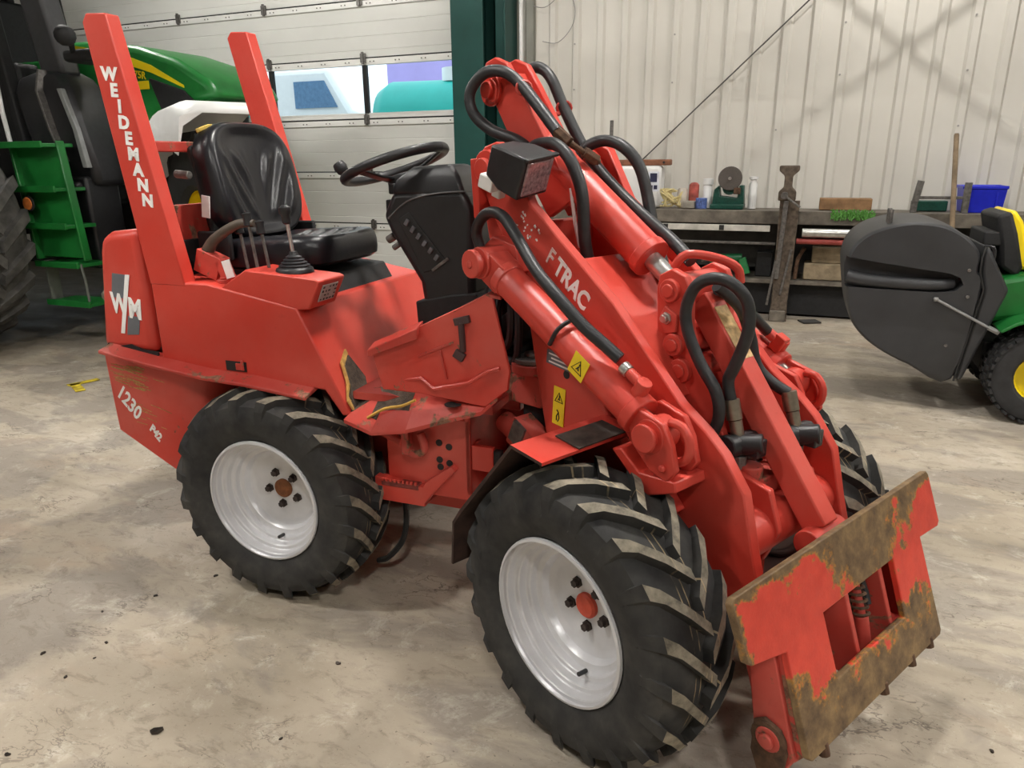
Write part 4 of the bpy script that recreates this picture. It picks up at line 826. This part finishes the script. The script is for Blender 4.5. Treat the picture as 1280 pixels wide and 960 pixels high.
# exhaust pillar, tank, lamp
PT('exhaust_pillar', MB().loft([[(x_ - .13, 2.62, z_), (x_ + .13, 2.62, z_), (x_ + .13, 2.80, z_), (x_ - .13, 2.80, z_)] for x_, z_ in ((-5.66, 2.18), (-5.86, 3.3))]), plain('graphite_casing', (.035, .035, .038), .45), .03)
tk = PT('side_tank', MB().loft([[(x_ - w_, 2.55 - d_, z_), (x_ + w_, 2.55 - d_, z_), (x_ + w_, 2.88, z_), (x_ - w_, 2.88, z_)] for x_, w_, d_, z_ in ((-5.53, .27, .0, 1.30), (-5.55, .31, .03, 1.45), (-5.62, .33, .05, 1.75), (-5.70, .32, .04, 2.06), (-5.74, .26, .0, 2.16), (-5.74, .12, -.08, 2.22))]), BLACK, .05, seg=3)
PT('tank_strap', MB().loft([[(x_ - .012, 2.47 - d_, z_), (x_ + .012, 2.47 - d_, z_), (x_ + .012, 2.60, z_), (x_ - .012, 2.60, z_)] for x_, d_, z_ in ((-5.52, .0, 1.5), (-5.58, .03, 1.75), (-5.66, .02, 2.05), (-5.70, -.06, 2.22))]), DSTEEL, .003, tk)
PT('tank_edge', MB().loft([[(x_ - .03, 2.478, z_), (x_ + .02, 2.478, z_), (x_ + .02, 2.6, z_), (x_ - .03, 2.6, z_)] for x_, z_ in ((-5.29, 1.45), (-5.33, 1.75), (-5.43, 2.06))]), plain('light_grey_edge', (.22, .23, .23), .3), .006, tk)
PT('valve_column', MB().span((-5.62, 2.48, .62), (-5.32, 2.80, 1.38)).span((-5.60, 2.42, 1.26), (-5.36, 2.5, 1.34)), BLACK, .025)
PT('blue_cap', MB().cyl((-5.52, 2.42, 1.31), (-5.52, 2.36, 1.32), .035, 14), BLUE, .004)
PT('work_light', MB().ball((-5.03, 2.30, 2.395), .075, 14).cyl((-5.03, 2.34, 2.40), (-5.35, 2.6, 2.28), .02, 8), BLACKM, 0)
PT('coupling_bracket', MB().span((-5.36, 2.5, 2.25), (-4.98, 2.75, 2.34)), BLACKM, .03)
# steps
def sx(z_): return -5.615 + (1.64 - z_) * .165
ls = PT('cab_ladder', MB().loft([[(sx(z_) - .27, y_, z_), (sx(z_) - .24, y_, z_), (sx(z_) - .24, y_ + .22, z_), (sx(z_) - .27, y_ + .22, z_)] for y_, z_ in ((2.28, 1.66), (2.22, .72))]).loft([[(sx(z_) + .245, y_ + .03, z_), (sx(z_) + .265, y_ + .03, z_), (sx(z_) + .265, y_ + .10, z_), (sx(z_) + .245, y_ + .10, z_)] for y_, z_ in ((2.28, 1.66), (2.22, .72))])
    .loft([[(sx(z_) - .25, y_, z_), (sx(z_) + .25, y_, z_), (sx(z_) + .25, y_ + .02, z_), (sx(z_) - .25, y_ + .02, z_)] for y_, z_ in ((2.32, 1.64), (2.27, .74))]), GREEN, .008)
for z_, sub in ((1.64, 0), (1.30, 0), (1.01, 0), (.70, 0), (.38, 1)):
    PT('ladder_step', MB().span((sx(z_) - .25, 2.19, z_ - .03), (sx(z_) + .25, 2.46, z_)).span((sx(z_) - .25, 2.18, z_ - .035), (sx(z_) + .25, 2.20, z_ + .015)), GREEN, .005, ls)
PT('step_hanger', MB().box((sx(.55) - .25, 2.30, .54), (.02, .10, .34)), bpy.data.materials.get('grey_rubber_hanger') or plain('grey_rubber_hanger', (.13, .14, .12), .7), .002, ls)
PT('step_hanger', MB().tube([(sx(.7) + .24, 2.22, .70), (sx(.6) + .27, 2.20, .58), (sx(.4) + .24, 2.20, .40)], .010, 6), bpy.data.materials['grey_rubber_hanger'], 0, ls)
PT('orange_reflector', MB().cyl((sx(1.18) - .13, 2.215, 1.175), (sx(1.18) - .13, 2.20, 1.175), .062, 20), plain('black_mount', (.02, .02, .02), .6), .003, ls)
PT('reflector_lens', MB().cyl((sx(1.18) - .13, 2.20, 1.175), (sx(1.18) - .13, 2.19, 1.175), .05, 20), plain('orange_lens', (.75, .22, .05), .3), .003, ls)

# ================================================================== ride-on mower at the right
MW = thing('ride_on_mower', 'green ride-on mower with charcoal grass collector and yellow seat at the right edge', 'mower', BM)
def PM_(name, mb, mats, bevel=.006, parent=None, **k): return mb.build(name, mats, parent or MW, bevel=bevel, **k)
hpoly = [(.488, .797), (.486, .892), (.520, .987), (.60, 1.059), (.719, 1.103), (.838, 1.119), (.979, 1.10), (1.094, 1.037), (1.165, .951), (1.170, .853), (1.203, .756), (1.136, .210), (.895, .279), (.72, .363), (.598, .463), (.53, .581)]
hop = MB()
def rounded(p, n=4):
    L = len(p); o = []
    for i in range(L):
        a, b, c_, d = (Vector(p[(i + k) % L]) for k in (-1, 0, 1, 2))
        for t in range(n): t /= n; o.append(tuple(.5 * (2 * b + (c_ - a) * t + (2 * a - 5 * b + 4 * c_ - d) * t * t + (3 * b - a - 3 * c_ + d) * t ** 3)))
    return o
hpoly = rounded(hpoly)
def inset(p, k):
    cx = sum(q[0] for q in p) / len(p); cz = sum(q[1] for q in p) / len(p); return [(cx + (x_ - cx) * k, cz + (z_ - cz) * k) for x_, z_ in p]
hop.loft([[(x_, y_, z_) for x_, z_ in inset(hpoly, k)] for y_, k in ((2.80, .955), (2.812, .985), (2.845, 1.0), (3.20, 1.02), (3.60, 1.0), (3.632, .985), (3.645, .955))])
hopo = PM_('grass_collector', hop, HOPPER, 0, smooth=50)
cut = MB().prism([(.40, .925), (.70, .880), (1.03, .838), (1.085, .815), (1.105, .776), (1.07, .738), (.98, .725), (.40, .735)], 'y', 2.5, 2.90).build('cutter', HOPPER, MW)
bm_ = hopo.modifiers.new('b', 'BOOLEAN'); bm_.object = cut; bm_.operation = 'DIFFERENCE'; bm_.solver = 'EXACT'
bpy.context.view_layer.update()
me_ = bpy.data.meshes.new_from_object(hopo.evaluated_get(bpy.context.evaluated_depsgraph_get())); hopo.modifiers.clear(); hopo.data = me_; bpy.data.objects.remove(cut)
me_.set_sharp_from_angle(angle=math.radians(40))
PM_('collector_grip', MB().tube([(.50, 2.845, .792), (.60, 2.835, .775), (.80, 2.83, .765), (.98, 2.835, .765), (1.06, 2.86, .772)], lambda t: .042 - .012 * t, 12, smooth=4), HOPPER, 0, hopo)
for y_ in (2.95, 3.05): PM_('collector_handle', MB().cyl((.70, y_, 1.08), (.70, y_, 1.18), .014, 8), DSTEEL, .003, hopo)
PM_('collector_front', MB().loft([[(x_, y_, z_) for x_, z_ in [(1.180, .935), (1.198, 1.0), (1.335, .752), (1.185, .208), (1.148, .212), (1.214, .752), (1.184, .853)]] for y_ in (2.815, 3.63)]), HOPPER, .02, seg=3)
PM_('seam_gap', MB().tube([(1.185, 2.822, .99), (1.172, 2.802, .93), (1.175, 2.802, .853), (1.207, 2.802, .754), (1.142, 2.802, .21)], .006, 6), INK, 0)
for x_, z_ in ((1.12, .86), (1.135, .71), (1.07, .42)): PM_('collector_bolt', MB().cyl((x_, 2.80, z_), (x_, 2.792, z_), .010, 10), DSTEEL, .002, hopo)
PM_('support_strut', MB().cyl((.978, 2.78, .691), (1.30, 2.78, .525), .008, 8).ball((.978, 2.78, .691), .016, 8).cyl((1.26, 2.78, .545), (1.315, 2.78, .518), .014, 8), plain('dull_grey_steel', (.30, .30, .30), .4, .5), 0)
PM_('black_frame', MB().span((1.18, 3.0, .62), (1.45, 3.45, .70)).cyl((1.22, 2.95, .95), (1.30, 3.0, .62), .03, 8).span((1.20, 3.0, .98), (1.32, 3.4, 1.06)), BLACKM, .01)
PM_('release_lever', MB().tube([(1.185, 2.86, .99), (1.225, 2.84, .985), (1.235, 2.84, .93), (1.215, 2.85, .86)], .010, 6, smooth=3), BLACK, 0)
gb = [(1.30, .80), (1.24, .62), (1.22, .56), (1.30, .545), (1.55, .60), (1.75, .62), (2.1, .56), (2.2, .60), (2.0, .80), (1.7, .84), (1.45, .84)]
PM_('rear_body', MB().prism(gb, 'y', 2.92, 3.52), GREEN, .035, seg=3)
PM_('fender', MB().loft([[(1.55 + .36 * math.cos(a), y_, .27 + .36 * math.sin(a)) for a in [math.radians(20 + 14 * k) for k in range(9)]] + [(1.55 + .34 * math.cos(a), y_, .27 + .34 * math.sin(a)) for a in [math.radians(132 - 14 * k) for k in range(9)]] for y_ in (2.74, 2.95)]), GREEN, .006)
PM_('hood', MB().prism([(2.2, .45), (2.2, .90), (2.45, .95), (2.95, .86), (3.05, .70), (3.05, .40)], 'y', 2.97, 3.47), GREEN, .06, seg=3)
PM_('chassis', MB().span((1.3, 3.0, .24), (3.0, 3.45, .42)).cyl((1.55, 2.75, .275), (1.55, 3.7, .275), .04, 10).cyl((2.75, 2.8, .2), (2.75, 3.65, .2), .03, 10), BLACKM, .01)
PM_('steering_wheel', MB().tube([(2.12 + .17 * math.cos(a) * .7, 3.22 + .17 * math.sin(a), 1.08 + .12 * math.cos(a)) for a in [k * PI / 12 for k in range(24)]], .015, 8, closed=True).cyl((2.12, 3.22, 1.08), (2.28, 3.22, .88), .02, 10), BLACK, 0)
PM_('seat', MB().prism([(1.30, 1.165), (1.335, 1.185), (1.385, 1.12), (1.44, .96), (1.50, .91), (1.85, .905), (1.86, .86), (1.46, .84), (1.40, .85)], 'y', 3.02, 3.44), MYEL, .03, seg=3)
PM_('seat_back_shell', MB().prism([(1.245, 1.15), (1.315, 1.175), (1.365, 1.05), (1.42, .86), (1.40, .80), (1.31, .86), (1.285, 1.0)], 'y', 2.99, 3.47), BLACKM, .02)
for (x_, y_, R_, w_, sg) in ((1.57, 2.86, .275, .25, -1), (1.57, 3.60, .275, .25, 1), (2.75, 2.86, .2, .16, -1), (2.75, 3.62, .2, .16, 1)):
    wo = PM_('wheel', MB().lathe([(R_ * .50, -w_ * .36), (R_ * .55, -w_ * .40), (R_ * .46, -w_ * .2), (R_ * .2, -w_ * .15), (.0, -w_ * .15)], ax=(0, -sg, 0), n=28, caps=False), MYEL, 0, smooth=50)
    wo.location = (x_, y_, R_ + .003); h = w_ / 2
    prof = [(R_ * .50, -h * .7), (R_ * .58, -h * .92), (R_ * .78, -h), (R_ * .93, -h * .9), (R_ * .975, -h * .6), (R_ * .985, 0)]; prof += [(r, -y) for r, y in reversed(prof[:-1])]
    tm = MB().lathe(prof, ax=YA, n=40, caps=False)
    for i in range(34):
        for j, yy in enumerate((-.82, -.3, .3, .82)):
            a = 2 * PI * (i + .5 * (j % 2)) / 34; rr_ = R_ * (.965 if abs(yy) > .5 else .985); Rm = Matrix.Rotation(-a, 3, 'Y')
            tm.box(Rm @ Vector((rr_, yy * h, 0)), (R_ * .05, h * .42, R_ * .10), Rm)
    tm.build('tyre', PTYRE, wo, smooth=35)

# ================================================================== workbench along the wall
BX0, BX1 = -2.4, 3.2
WBn = thing('workbench', 'long old grey wooden workbench standing along the ribbed wall', 'workbench', BM)
def PW(name, mb, mats, bevel=.005, parent=None, **k): return mb.build(name, mats, parent or WBn, bevel=bevel, **k)
for k in range(3): PW('plank', MB().span((BX0 + .01 * k, 5.32 + k * .19, .955 - .004 * k), (BX1, 5.505 + k * .19, 1.0 - .003 * k)), GWOOD)
PW('front_beam', MB().span((BX0, 5.29, .885), (BX1, 5.345, 1.004)), GWOOD)
PW('slotted_rail', MB().span((BX0, 5.285, .815), (-.06, 5.30, .872)), plain('pale_rail', (.60, .58, .53), .5, .2, .25, 8), .003)
for x_ in (-1.05, -.52): PW('rail_slot', MB().span((x_, 5.28, .82), (x_ + .045, 5.286, .868)), INK, 0)
PW('lower_rail', MB().span((BX0, 5.31, .69), (0, 5.34, .715)), DSTEEL)
for x_ in (-2.2, .95, 2.9):
    for y_ in (5.42, 5.82): PW('leg', MB().span((x_ - .05, y_ - .04, 0), (x_ + .05, y_ + .04, .95)), GWOOD)
PW('shelf', MB().span((BX0, 5.33, .325), (BX1, 5.88, .365)), GWOOD)
PW('shelf_shadow_board', MB().span((BX0, 5.45, .02), (BX1, 5.48, .325)), BLACKM)  # matt black sheet standing in for the shadow below the shelf
PW('back_board', MB().span((BX0, 5.86, .36), (BX1, 5.89, .95)), plain('dark_back_board', (.035, .033, .03), .8, 0, .4, 6), .003)
PW('drawer_panel', MB().span((-1.6, 5.74, .42), (.0, 5.78, .88)), plain('dark_oily_panel', (.045, .043, .038), .7, 0, .4, 8), .004)
def item(name, label, cat, mb, mats, bevel=.004, group=None, **k):
    o = mb.build(name, mats, None, BM @ Matrix.Translation((0, 0, .003)), bevel=bevel, **k); return tag(o, label, cat, group)
def root(name, label, cat, group=None): return thing(name, label, cat, BM @ Matrix.Translation((0, 0, .003)), None, group)
# leg vice
lvx = .062
V = root('leg_vice', 'rusty iron leg vice on a tall post in front of the bench', 'vice')
RV = plain('rusted_vice_iron', (.13, .10, .075), .8, .3, .45, 25, .3)
MB().prism([(lvx - .085, 1.405), (lvx + .085, 1.405), (lvx + .085, 1.36), (lvx + .035, 1.315), (lvx + .035, 1.22), (lvx + .075, 1.18), (lvx + .075, 1.10), (lvx - .075, 1.10), (lvx - .075, 1.18), (lvx - .035, 1.22), (lvx - .035, 1.315), (lvx - .085, 1.36)], 'y', 5.15, 5.26).build('jaw', RV, V, bevel=.012)
MB().loft([[(x_ - w_, 5.17 - d_, z_), (x_ + w_, 5.17 - d_, z_), (x_ + w_, 5.25, z_), (x_ - w_, 5.25, z_)] for x_, w_, d_, z_ in ((lvx + .03, .085, .0, 1.10), (lvx + .03, .078, .0, .55), (lvx + .025, .07, .01, .16), (lvx + .025, .08, .02, .0))]).build('post', RV, V, bevel=.006)
MB().loft([[(x_ - .02, 5.12, z_), (x_ + .02, 5.12, z_), (x_ + .02, 5.17, z_), (x_ - .02, 5.17, z_)] for x_, z_ in ((lvx + .0, 1.10), (lvx - .02, .40))]).build('front_bar', DSTEEL, V, bevel=.004)
MB().cyl((lvx - .02, 5.06, 1.15), (lvx - .02, 5.30, 1.15), .03, 12).cyl((lvx - .02, 5.08, 1.15), (lvx + .12, 5.08, 1.05), .010, 8).build('screw', DSTEEL, V)
MB().span((lvx - .05, 5.13, .0), (lvx + .09, 5.28, .10)).build('foot', GWOOD, V, bevel=.006)
MB().box((lvx - .06, 5.14, .36), (.022, .03, .42), rot('Y', 6)).box((lvx + .055, 5.16, .46), (.022, .03, .42), rot('Y', 8)).build('side_strap', DSTEEL, V, bevel=.003)
# grinder
G = root('bench_grinder', 'dark green bench grinder with a big grey stone wheel', 'grinder')
GG = plain('hammered_green', (.004, .065, .045), .4, 0, .3, 60)
MB().cyl((-.475, 5.50, 1.285), (-.475, 5.53, 1.285), .112, 32).build('grinding_wheel', plain('grey_stone', (.105, .09, .08), .9, 0, .12, 60, .2), G, bevel=.006)
MB().cyl((-.475, 5.485, 1.285), (-.475, 5.50, 1.285), .016, 12).build('spindle_nut', STEEL, G)
MB().prism([(-.63, 1.0), (-.63, 1.07), (-.62, 1.18), (-.575, 1.22), (-.56, 1.12), (-.40, 1.10), (-.385, 1.22), (-.345, 1.22), (-.335, 1.07), (-.335, 1.0)], 'y', 5.54, 5.68).span((-.64, 5.44, 1.0), (-.33, 5.70, 1.045)).build('casing', GG, G, bevel=.008)
MB().cyl((-.475, 5.54, 1.20), (-.475, 5.72, 1.20), .07, 18).build('motor', GG, G, bevel=.006)
MB().span((-.43, 5.47, 1.14), (-.37, 5.54, 1.20)).build('tool_rest', RUSTY, G, bevel=.004)
item('sealant_tube', 'slim white tube with a cap right of the grinder', 'tube', MB().lathe([(.038, 0), (.038, .23), (.028, .25), (.028, .27), (.042, .275), (.042, .30), (0, .302)], (-.262, 5.6, 1.0), n=16), CLEANW, 0)
item('white_bottle', 'white round bottle directly left of the grinder', 'bottle', MB().lathe([(.045, 0), (.045, .20), (.035, .22), (.05, .225), (.05, .28), (0, .285)], (-.69, 5.62, 1.0), n=16), CLEANW, 0)
item('blue_tin', 'small blue tin standing left of the grinder base', 'tin', MB().cyl((-.73, 5.50, 1.0), (-.73, 5.50, 1.10), .055, 16), plain('blue_print', (.10, .16, .42), .5, 0, .5, 60), .004)
item('red_can', 'red capped can behind the small blue tin', 'can', MB().lathe([(.05, 0), (.05, .22), (.03, .24), (0, .245)], (-.83, 5.66, 1.0), n=16), plain('red_cap', (.42, .09, .07), .5, 0, .5, 12), 0)
item('pale_jar', 'pale jar beside the red can on the bench', 'jar', MB().lathe([(.05, 0), (.055, .08), (.05, .17), (.035, .19), (0, .19)], (-.94, 5.64, 1.0), n=16), plain('pale_plastic', (.58, .52, .44), .5, 0, .2, 12), 0)
item('grey_parts_tray', 'low grey parts tray at the left of the bottles', 'tray', MB().span((-.90, 5.44, 1.004), (-.79, 5.58, 1.07)), plain('tray_grey', (.36, .33, .28), .6, 0, .2, 12), .006)
rg = MB(); rr = random.Random(11)
for i in range(5):
    c_ = Vector((-1.05, 5.42, 1.06)); rg.tube([c_ + Vector((rr.uniform(-.07, .14), rr.uniform(-.05, .02), rr.uniform(-.045, .13))) for k in range(8)], .009, 6, smooth=4)
item('yellow_cord_bundle', 'tangled bundle of pale yellow cord on the bench', 'cord', rg, plain('pale_yellow_cord', (.62, .52, .26), .8, 0, .2, 30), 0)
CN = root('white_canister', 'white canister with a dark printed label behind the loader hoses', 'canister')
MB().span((-1.62, 5.50, 1.0), (-1.14, 5.74, 1.405)).build('body', CLEANW, CN, bevel=.03)
lb2 = MB().span((-1.265, 5.497, 1.16), (-1.155, 5.50, 1.35)).build('label', plain('label_white', (.72, .75, .82), .5), CN)
MB().span((-1.245, 5.494, 1.25), (-1.175, 5.4975, 1.335)).span((-1.245, 5.494, 1.18), (-1.215, 5.4975, 1.22)).span((-1.205, 5.494, 1.18), (-1.17, 5.4975, 1.22)).build('label_print', plain('label_navy', (.02, .025, .07), .5), lb2)
RB = root('rusty_bracket', 'rusty brown steel bracket lying across the white canister', 'bracket')
MB().span((-1.70, 5.52, 1.408), (-1.06, 5.66, 1.466)).build('bar', plain('rust_bar', (.24, .10, .055), .8, .1, .3, 20, .2), RB, bevel=.012)
MB().box((-1.77, 5.56, 1.36), (.12, .10, .26), rot('Y', 35)).build('arm', plain('dark_rust', (.16, .075, .045), .85, .1, .3, 20, .2), RB, bevel=.012)
MB().cyl((-1.12, 5.518, 1.437), (-1.12, 5.524, 1.437), .012, 10).build('bolt_hole', INK, RB)
item('steel_rod', 'thin dark steel rod standing upright on the bench', 'rod', MB().cyl((-1.70, 5.68, 1.0), (-1.70, 5.68, 1.85), .018, 10), DSTEEL, .004)
item('timber_block', 'brown timber block lying on the bench right of the vice', 'block', MB().span((.345, 5.56, 1.0), (.79, 5.72, 1.105)), BWOOD, .006)
gr = MB(); rr = random.Random(2)
for i in range(260):
    x_ = rr.uniform(.45, .80); gr.box((x_, 5.262 + rr.uniform(-.01, .012), .975 + rr.uniform(-.03, .03)), (.006, .006, rr.uniform(.03, .06)), Matrix.Rotation(rr.uniform(-.6, .6), 3, 'X') @ Matrix.Rotation(rr.uniform(-.6, .6), 3, 'Y'))
o_ = item('green_bristle_strip', 'bright green bristle strip along the bench edge', 'brush', gr, plain('bristle_green', (.10, .30, .05), .7, 0, .3, 60), 0); o_['kind'] = 'stuff'
ST = root('steel_stand', 'dark welded steel stand with two uprights on the bench', 'stand')
MB().span((1.085, 5.38, 1.0), (1.135, 5.43, 1.10)).box((1.125, 5.405, 1.17), (.05, .05, .20), rot('Y', 8)).build('upright', DSTEEL, ST, bevel=.003)
MB().span((1.475, 5.38, 1.0), (1.525, 5.43, 1.255)).build('upright', DSTEEL, ST, bevel=.003)
MB().span((1.12, 5.39, 1.115), (1.50, 5.42, 1.14)).build('crossbar', DSTEEL, ST, bevel=.003)
item('green_case', 'small dark green case under the steel stand bar', 'case', MB().span((1.15, 5.60, 1.0), (1.40, 5.74, 1.09)), GG, .008)
bb = MB().loft([[(x_, y_, z_) for x_, y_ in ((1.50 - o, 5.48 - o), (1.79 + o * .6, 5.48 - o), (1.79 + o * .6, 5.76 + o), (1.50 - o, 5.76 + o))] for o, z_ in ((.0, 1.0), (.02, 1.20), (.03, 1.20), (.03, 1.225), (.012, 1.225), (.0, 1.20), (-.015, 1.012))])
bb.span((1.50, 5.46, 1.0), (1.53, 5.472, 1.19)).span((1.73, 5.462, 1.02), (1.745, 5.475, 1.19))
item('storage_bin', 'bright blue plastic storage bin at the right end of the bench', 'bin', bb, BLUE, .004)
item('wooden_handle', 'long bare wooden tool handle leaning against the bench edge', 'handle', MB().cyl((1.46, 4.99, .0), (1.345, 5.39, 1.64), .020, 12).ball((1.345, 5.39, 1.64), .020, 8), WOOD, 0)
item('steel_tube', 'long shiny steel tube hung under the bench edge', 'tube', MB().cyl((.22, 5.25, .815), (.72, 5.25, .815), .040, 18), STEEL, .004)
item('red_tube', 'thinner red tube just below the shiny steel tube', 'tube', MB().cyl((.18, 5.27, .735), (.70, 5.27, .735), .026, 16), plain('faded_red_tube', (.36, .06, .05), .5, .1, .2, 20), .003)
TWM = plain('split_timber', (.30, .235, .15), .85, 0, .35, 10, .4)
item('timber_offcut', 'upper rough timber offcut on the lower bench shelf', 'block', MB().span((.33, 5.46, .515), (.68, 5.66, .665)), TWM, .01)
item('timber_offcut', 'lower longer timber offcut on the lower bench shelf', 'block', MB().span((.27, 5.40, .365), (.70, 5.66, .515)), TWM, .01)
DT = root('green_power_tool', 'green hand power tool lying on the lower shelf', 'tool')
MB().cyl((-.60, 5.42, .52), (-.30, 5.46, .545), .05, 14, .038).build('body', plain('tool_green', (.008, .13, .045), .4, 0, .2, 20), DT, bevel=.006)
MB().box((-.27, 5.44, .465), (.07, .05, .16), rot('Y', -20)).build('grip', plain('tool_green_grip', (.02, .20, .06), .5), DT, bevel=.006)
MB().cyl((-.68, 5.41, .51), (-.60, 5.42, .52), .02, 10).build('nose', DSTEEL, DT)
item('black_tool_case', 'black box shaped case right of the green power tool', 'case', MB().span((-.17, 5.48, .365), (-.02, 5.68, .60)), BLACKM, .01)
item('iron_bracket', 'dark iron bracket leaning by the timber offcuts', 'bracket', MB().tube([(.20, 5.38, .37), (.21, 5.40, .55), (.26, 5.42, .66)], .018, 8, smooth=3), RUSTY, 0)
# rope on the wall
item('pull_rope', 'thin dark rope running diagonally up the ribbed wall', 'rope', MB().cyl((-1.72, 5.86, 1.17), (1.15, 5.86, 3.86), .007, 6), plain('dark_rope', (.09, .085, .08), .8), 0)
# floor things
item('steel_floor_plate', 'small dark steel plate lying on the floor near the vice', 'plate', MB().box((.37, 5.20, .008), (.17, .13, .012), rot('Z', 25)), plain('dark_plate', (.03, .028, .026), .7), .002)
ym = MB().box((-4.33, 1.35, .0015), (.22, .06, .003), rot('Z', -28)).box((-4.40, 1.45, .0015), (.06, .20, .003), rot('Z', -20))
item('floor_marking', 'worn yellow paint mark on the floor beside the tractor', 'marking', ym, plain('worn_yellow_floor_paint', (.50, .38, .02), .8, 0, .5, 20), 0)
rr = random.Random(21); cr = None
CRP = [(-.738, -1.312), (-1.428, -1.135), (-1.447, -1.303), (-1.325, -1.495), (-1.251, -1.33), (-1.192, -1.376), (-1.151, -1.461), (-.911, -1.633), (-.494, -1.062), (-.67, -.806), (-1.418, -.927), (-.519, 1.746), (.753, .333), (-.028, 1.451)]
for (x_, y_) in CRP:
    if cr is None:
        m_ = MB().ball((0, 0, .004), .010, 6, sc=(1.2, .8, .5)).ball((.007, .004, .003), .006, 6, sc=(1, 1, .6)); cr = m_.build('dirt_crumb', plain('dark_dirt', (.045, .035, .028), .9), None); o_ = cr
    else: o_ = cr.copy(); COL.objects.link(o_)
    o_.location = (x_, y_, 0); o_.rotation_euler = (0, 0, rr.uniform(0, 6)); k_ = rr.uniform(.45, .8) if CRP.index((x_, y_)) else 1.5; o_.scale = (k_, k_, k_)
    tag(o_, 'small dark crumb of dirt on the open concrete floor' if CRP.index((x_, y_)) else 'largest flat dark crumb of dirt at the lower left of the floor', 'crumb', 'crumbs of dirt scattered on the floor')

# ================================================================== the yard behind the door panes
structure(MB().span((-40, WY + .2, -.2), (20, 45, -.1)).build('ground', ASPH, None, BM, smooth=0))
TEAL = plain('teal_paint', (.02, .42, .36), .5, 0, .1, 2)
YT = root('slurry_tanker', 'teal round tanker trailer parked in the yard, right pane', 'trailer')
MB().lathe([(0, 0), (.5, .1), (.62, .3), (.62, 2.4), (.5, 2.6), (0, 2.7)], (-6.6, 9.2, 2.10), (1, .12, 0), 28).build('tank', TEAL, YT, smooth=50)
MB().lathe([(.1, 0), (.25, .02), (.25, .22), (.1, .24)], (-5.2, 9.35, 2.67), (0, 0, 1), 16).build('filler_dome', CLEANW, YT)
MB().cyl((-5.6, 8.7, .42), (-5.6, 10.0, .42), .5, 20).build('wheel', PTYRE, YT)
MB().span((-6.8, 8.9, .8), (-3.9, 9.7, 1.3)).build('chassis', CLEANW, YT)
VN = root('white_van', 'white van with a blue side window seen through the middle pane', 'van')
MB().prism([(-9.2, .4), (-9.2, 3.05), (-7.9, 3.05), (-7.45, 2.35), (-6.9, 2.15), (-6.9, .4)], 'y', 9.6, 11.4).build('body', CLEANW, VN, bevel=.08)
MB().prism([(-8.6, 2.40), (-8.6, 2.85), (-7.95, 2.85), (-7.7, 2.40)], 'y', 9.57, 9.61).build('side_window', plain('van_glass_blue', (.10, .20, .34), .1), VN)
MB().cyl((-8.8, 9.55, .35), (-8.8, 9.9, .35), .36, 18).cyl((-7.2, 9.55, .35), (-7.2, 9.9, .35), .36, 18).build('wheel', PTYRE, VN)
item('yard_container', 'lilac shipping container far back in the yard', 'container', MB().span((-9.6, 14.5, -.1), (-5.6, 16.8, 3.75)), plain('lilac_container', (.42, .34, .66), .6, 0, .05, 2), .03)
item('yard_shed', 'pale blue metal shed behind the white van', 'shed', MB().prism([(-16.0, -.1), (-16.0, 2.9), (-13.5, 3.4), (-11.0, 2.9), (-11.0, -.1)], 'y', 12.5, 16), plain('pale_blue_paint', (.25, .48, .74), .5, 0, .1, 2), .03)
item('yard_crate', 'low teal crate stack left in the yard', 'crate', MB().span((-11.6, 9.8, -.1), (-9.9, 11.0, 2.35)), TEAL, .03)

BR = root('roof_bracing', 'crossed round roof bracing rods high in front of the ribbed wall', 'bracing')
LX, LY, LZ = 1.0, 4.90, 4.5; YR = 5.45; tt = (YR - LY) / (5.91 - LY)
def shp(xs, zs): return (LX + (xs - LX) * tt, YR, LZ + (zs - LZ) * tt)
for (p, q) in (((-.35, 1.50), (2.4, 3.5)), ((2.05, 1.50), (-.5, 3.55))): MB().cyl(shp(*p), shp(*q), .0115, 10).build('brace_rod', DSTEEL, BR)

item('loose_wire', 'thin loose wire looping on the wall beside the green column', 'wire', MB().tube([(-2.66, 5.87, 3.02), (-2.5, 5.87, 2.98), (-2.35, 5.87, 3.08), (-2.28, 5.87, 3.25)], .004, 5, smooth=5).tube([(-2.52, 5.87, 2.66), (-2.35, 5.87, 2.64), (-2.2, 5.87, 2.78), (-2.17, 5.87, 2.95), (-2.25, 5.87, 3.15)], .004, 5, smooth=5), plain('grey_wire', (.25, .24, .23), .6), 0)
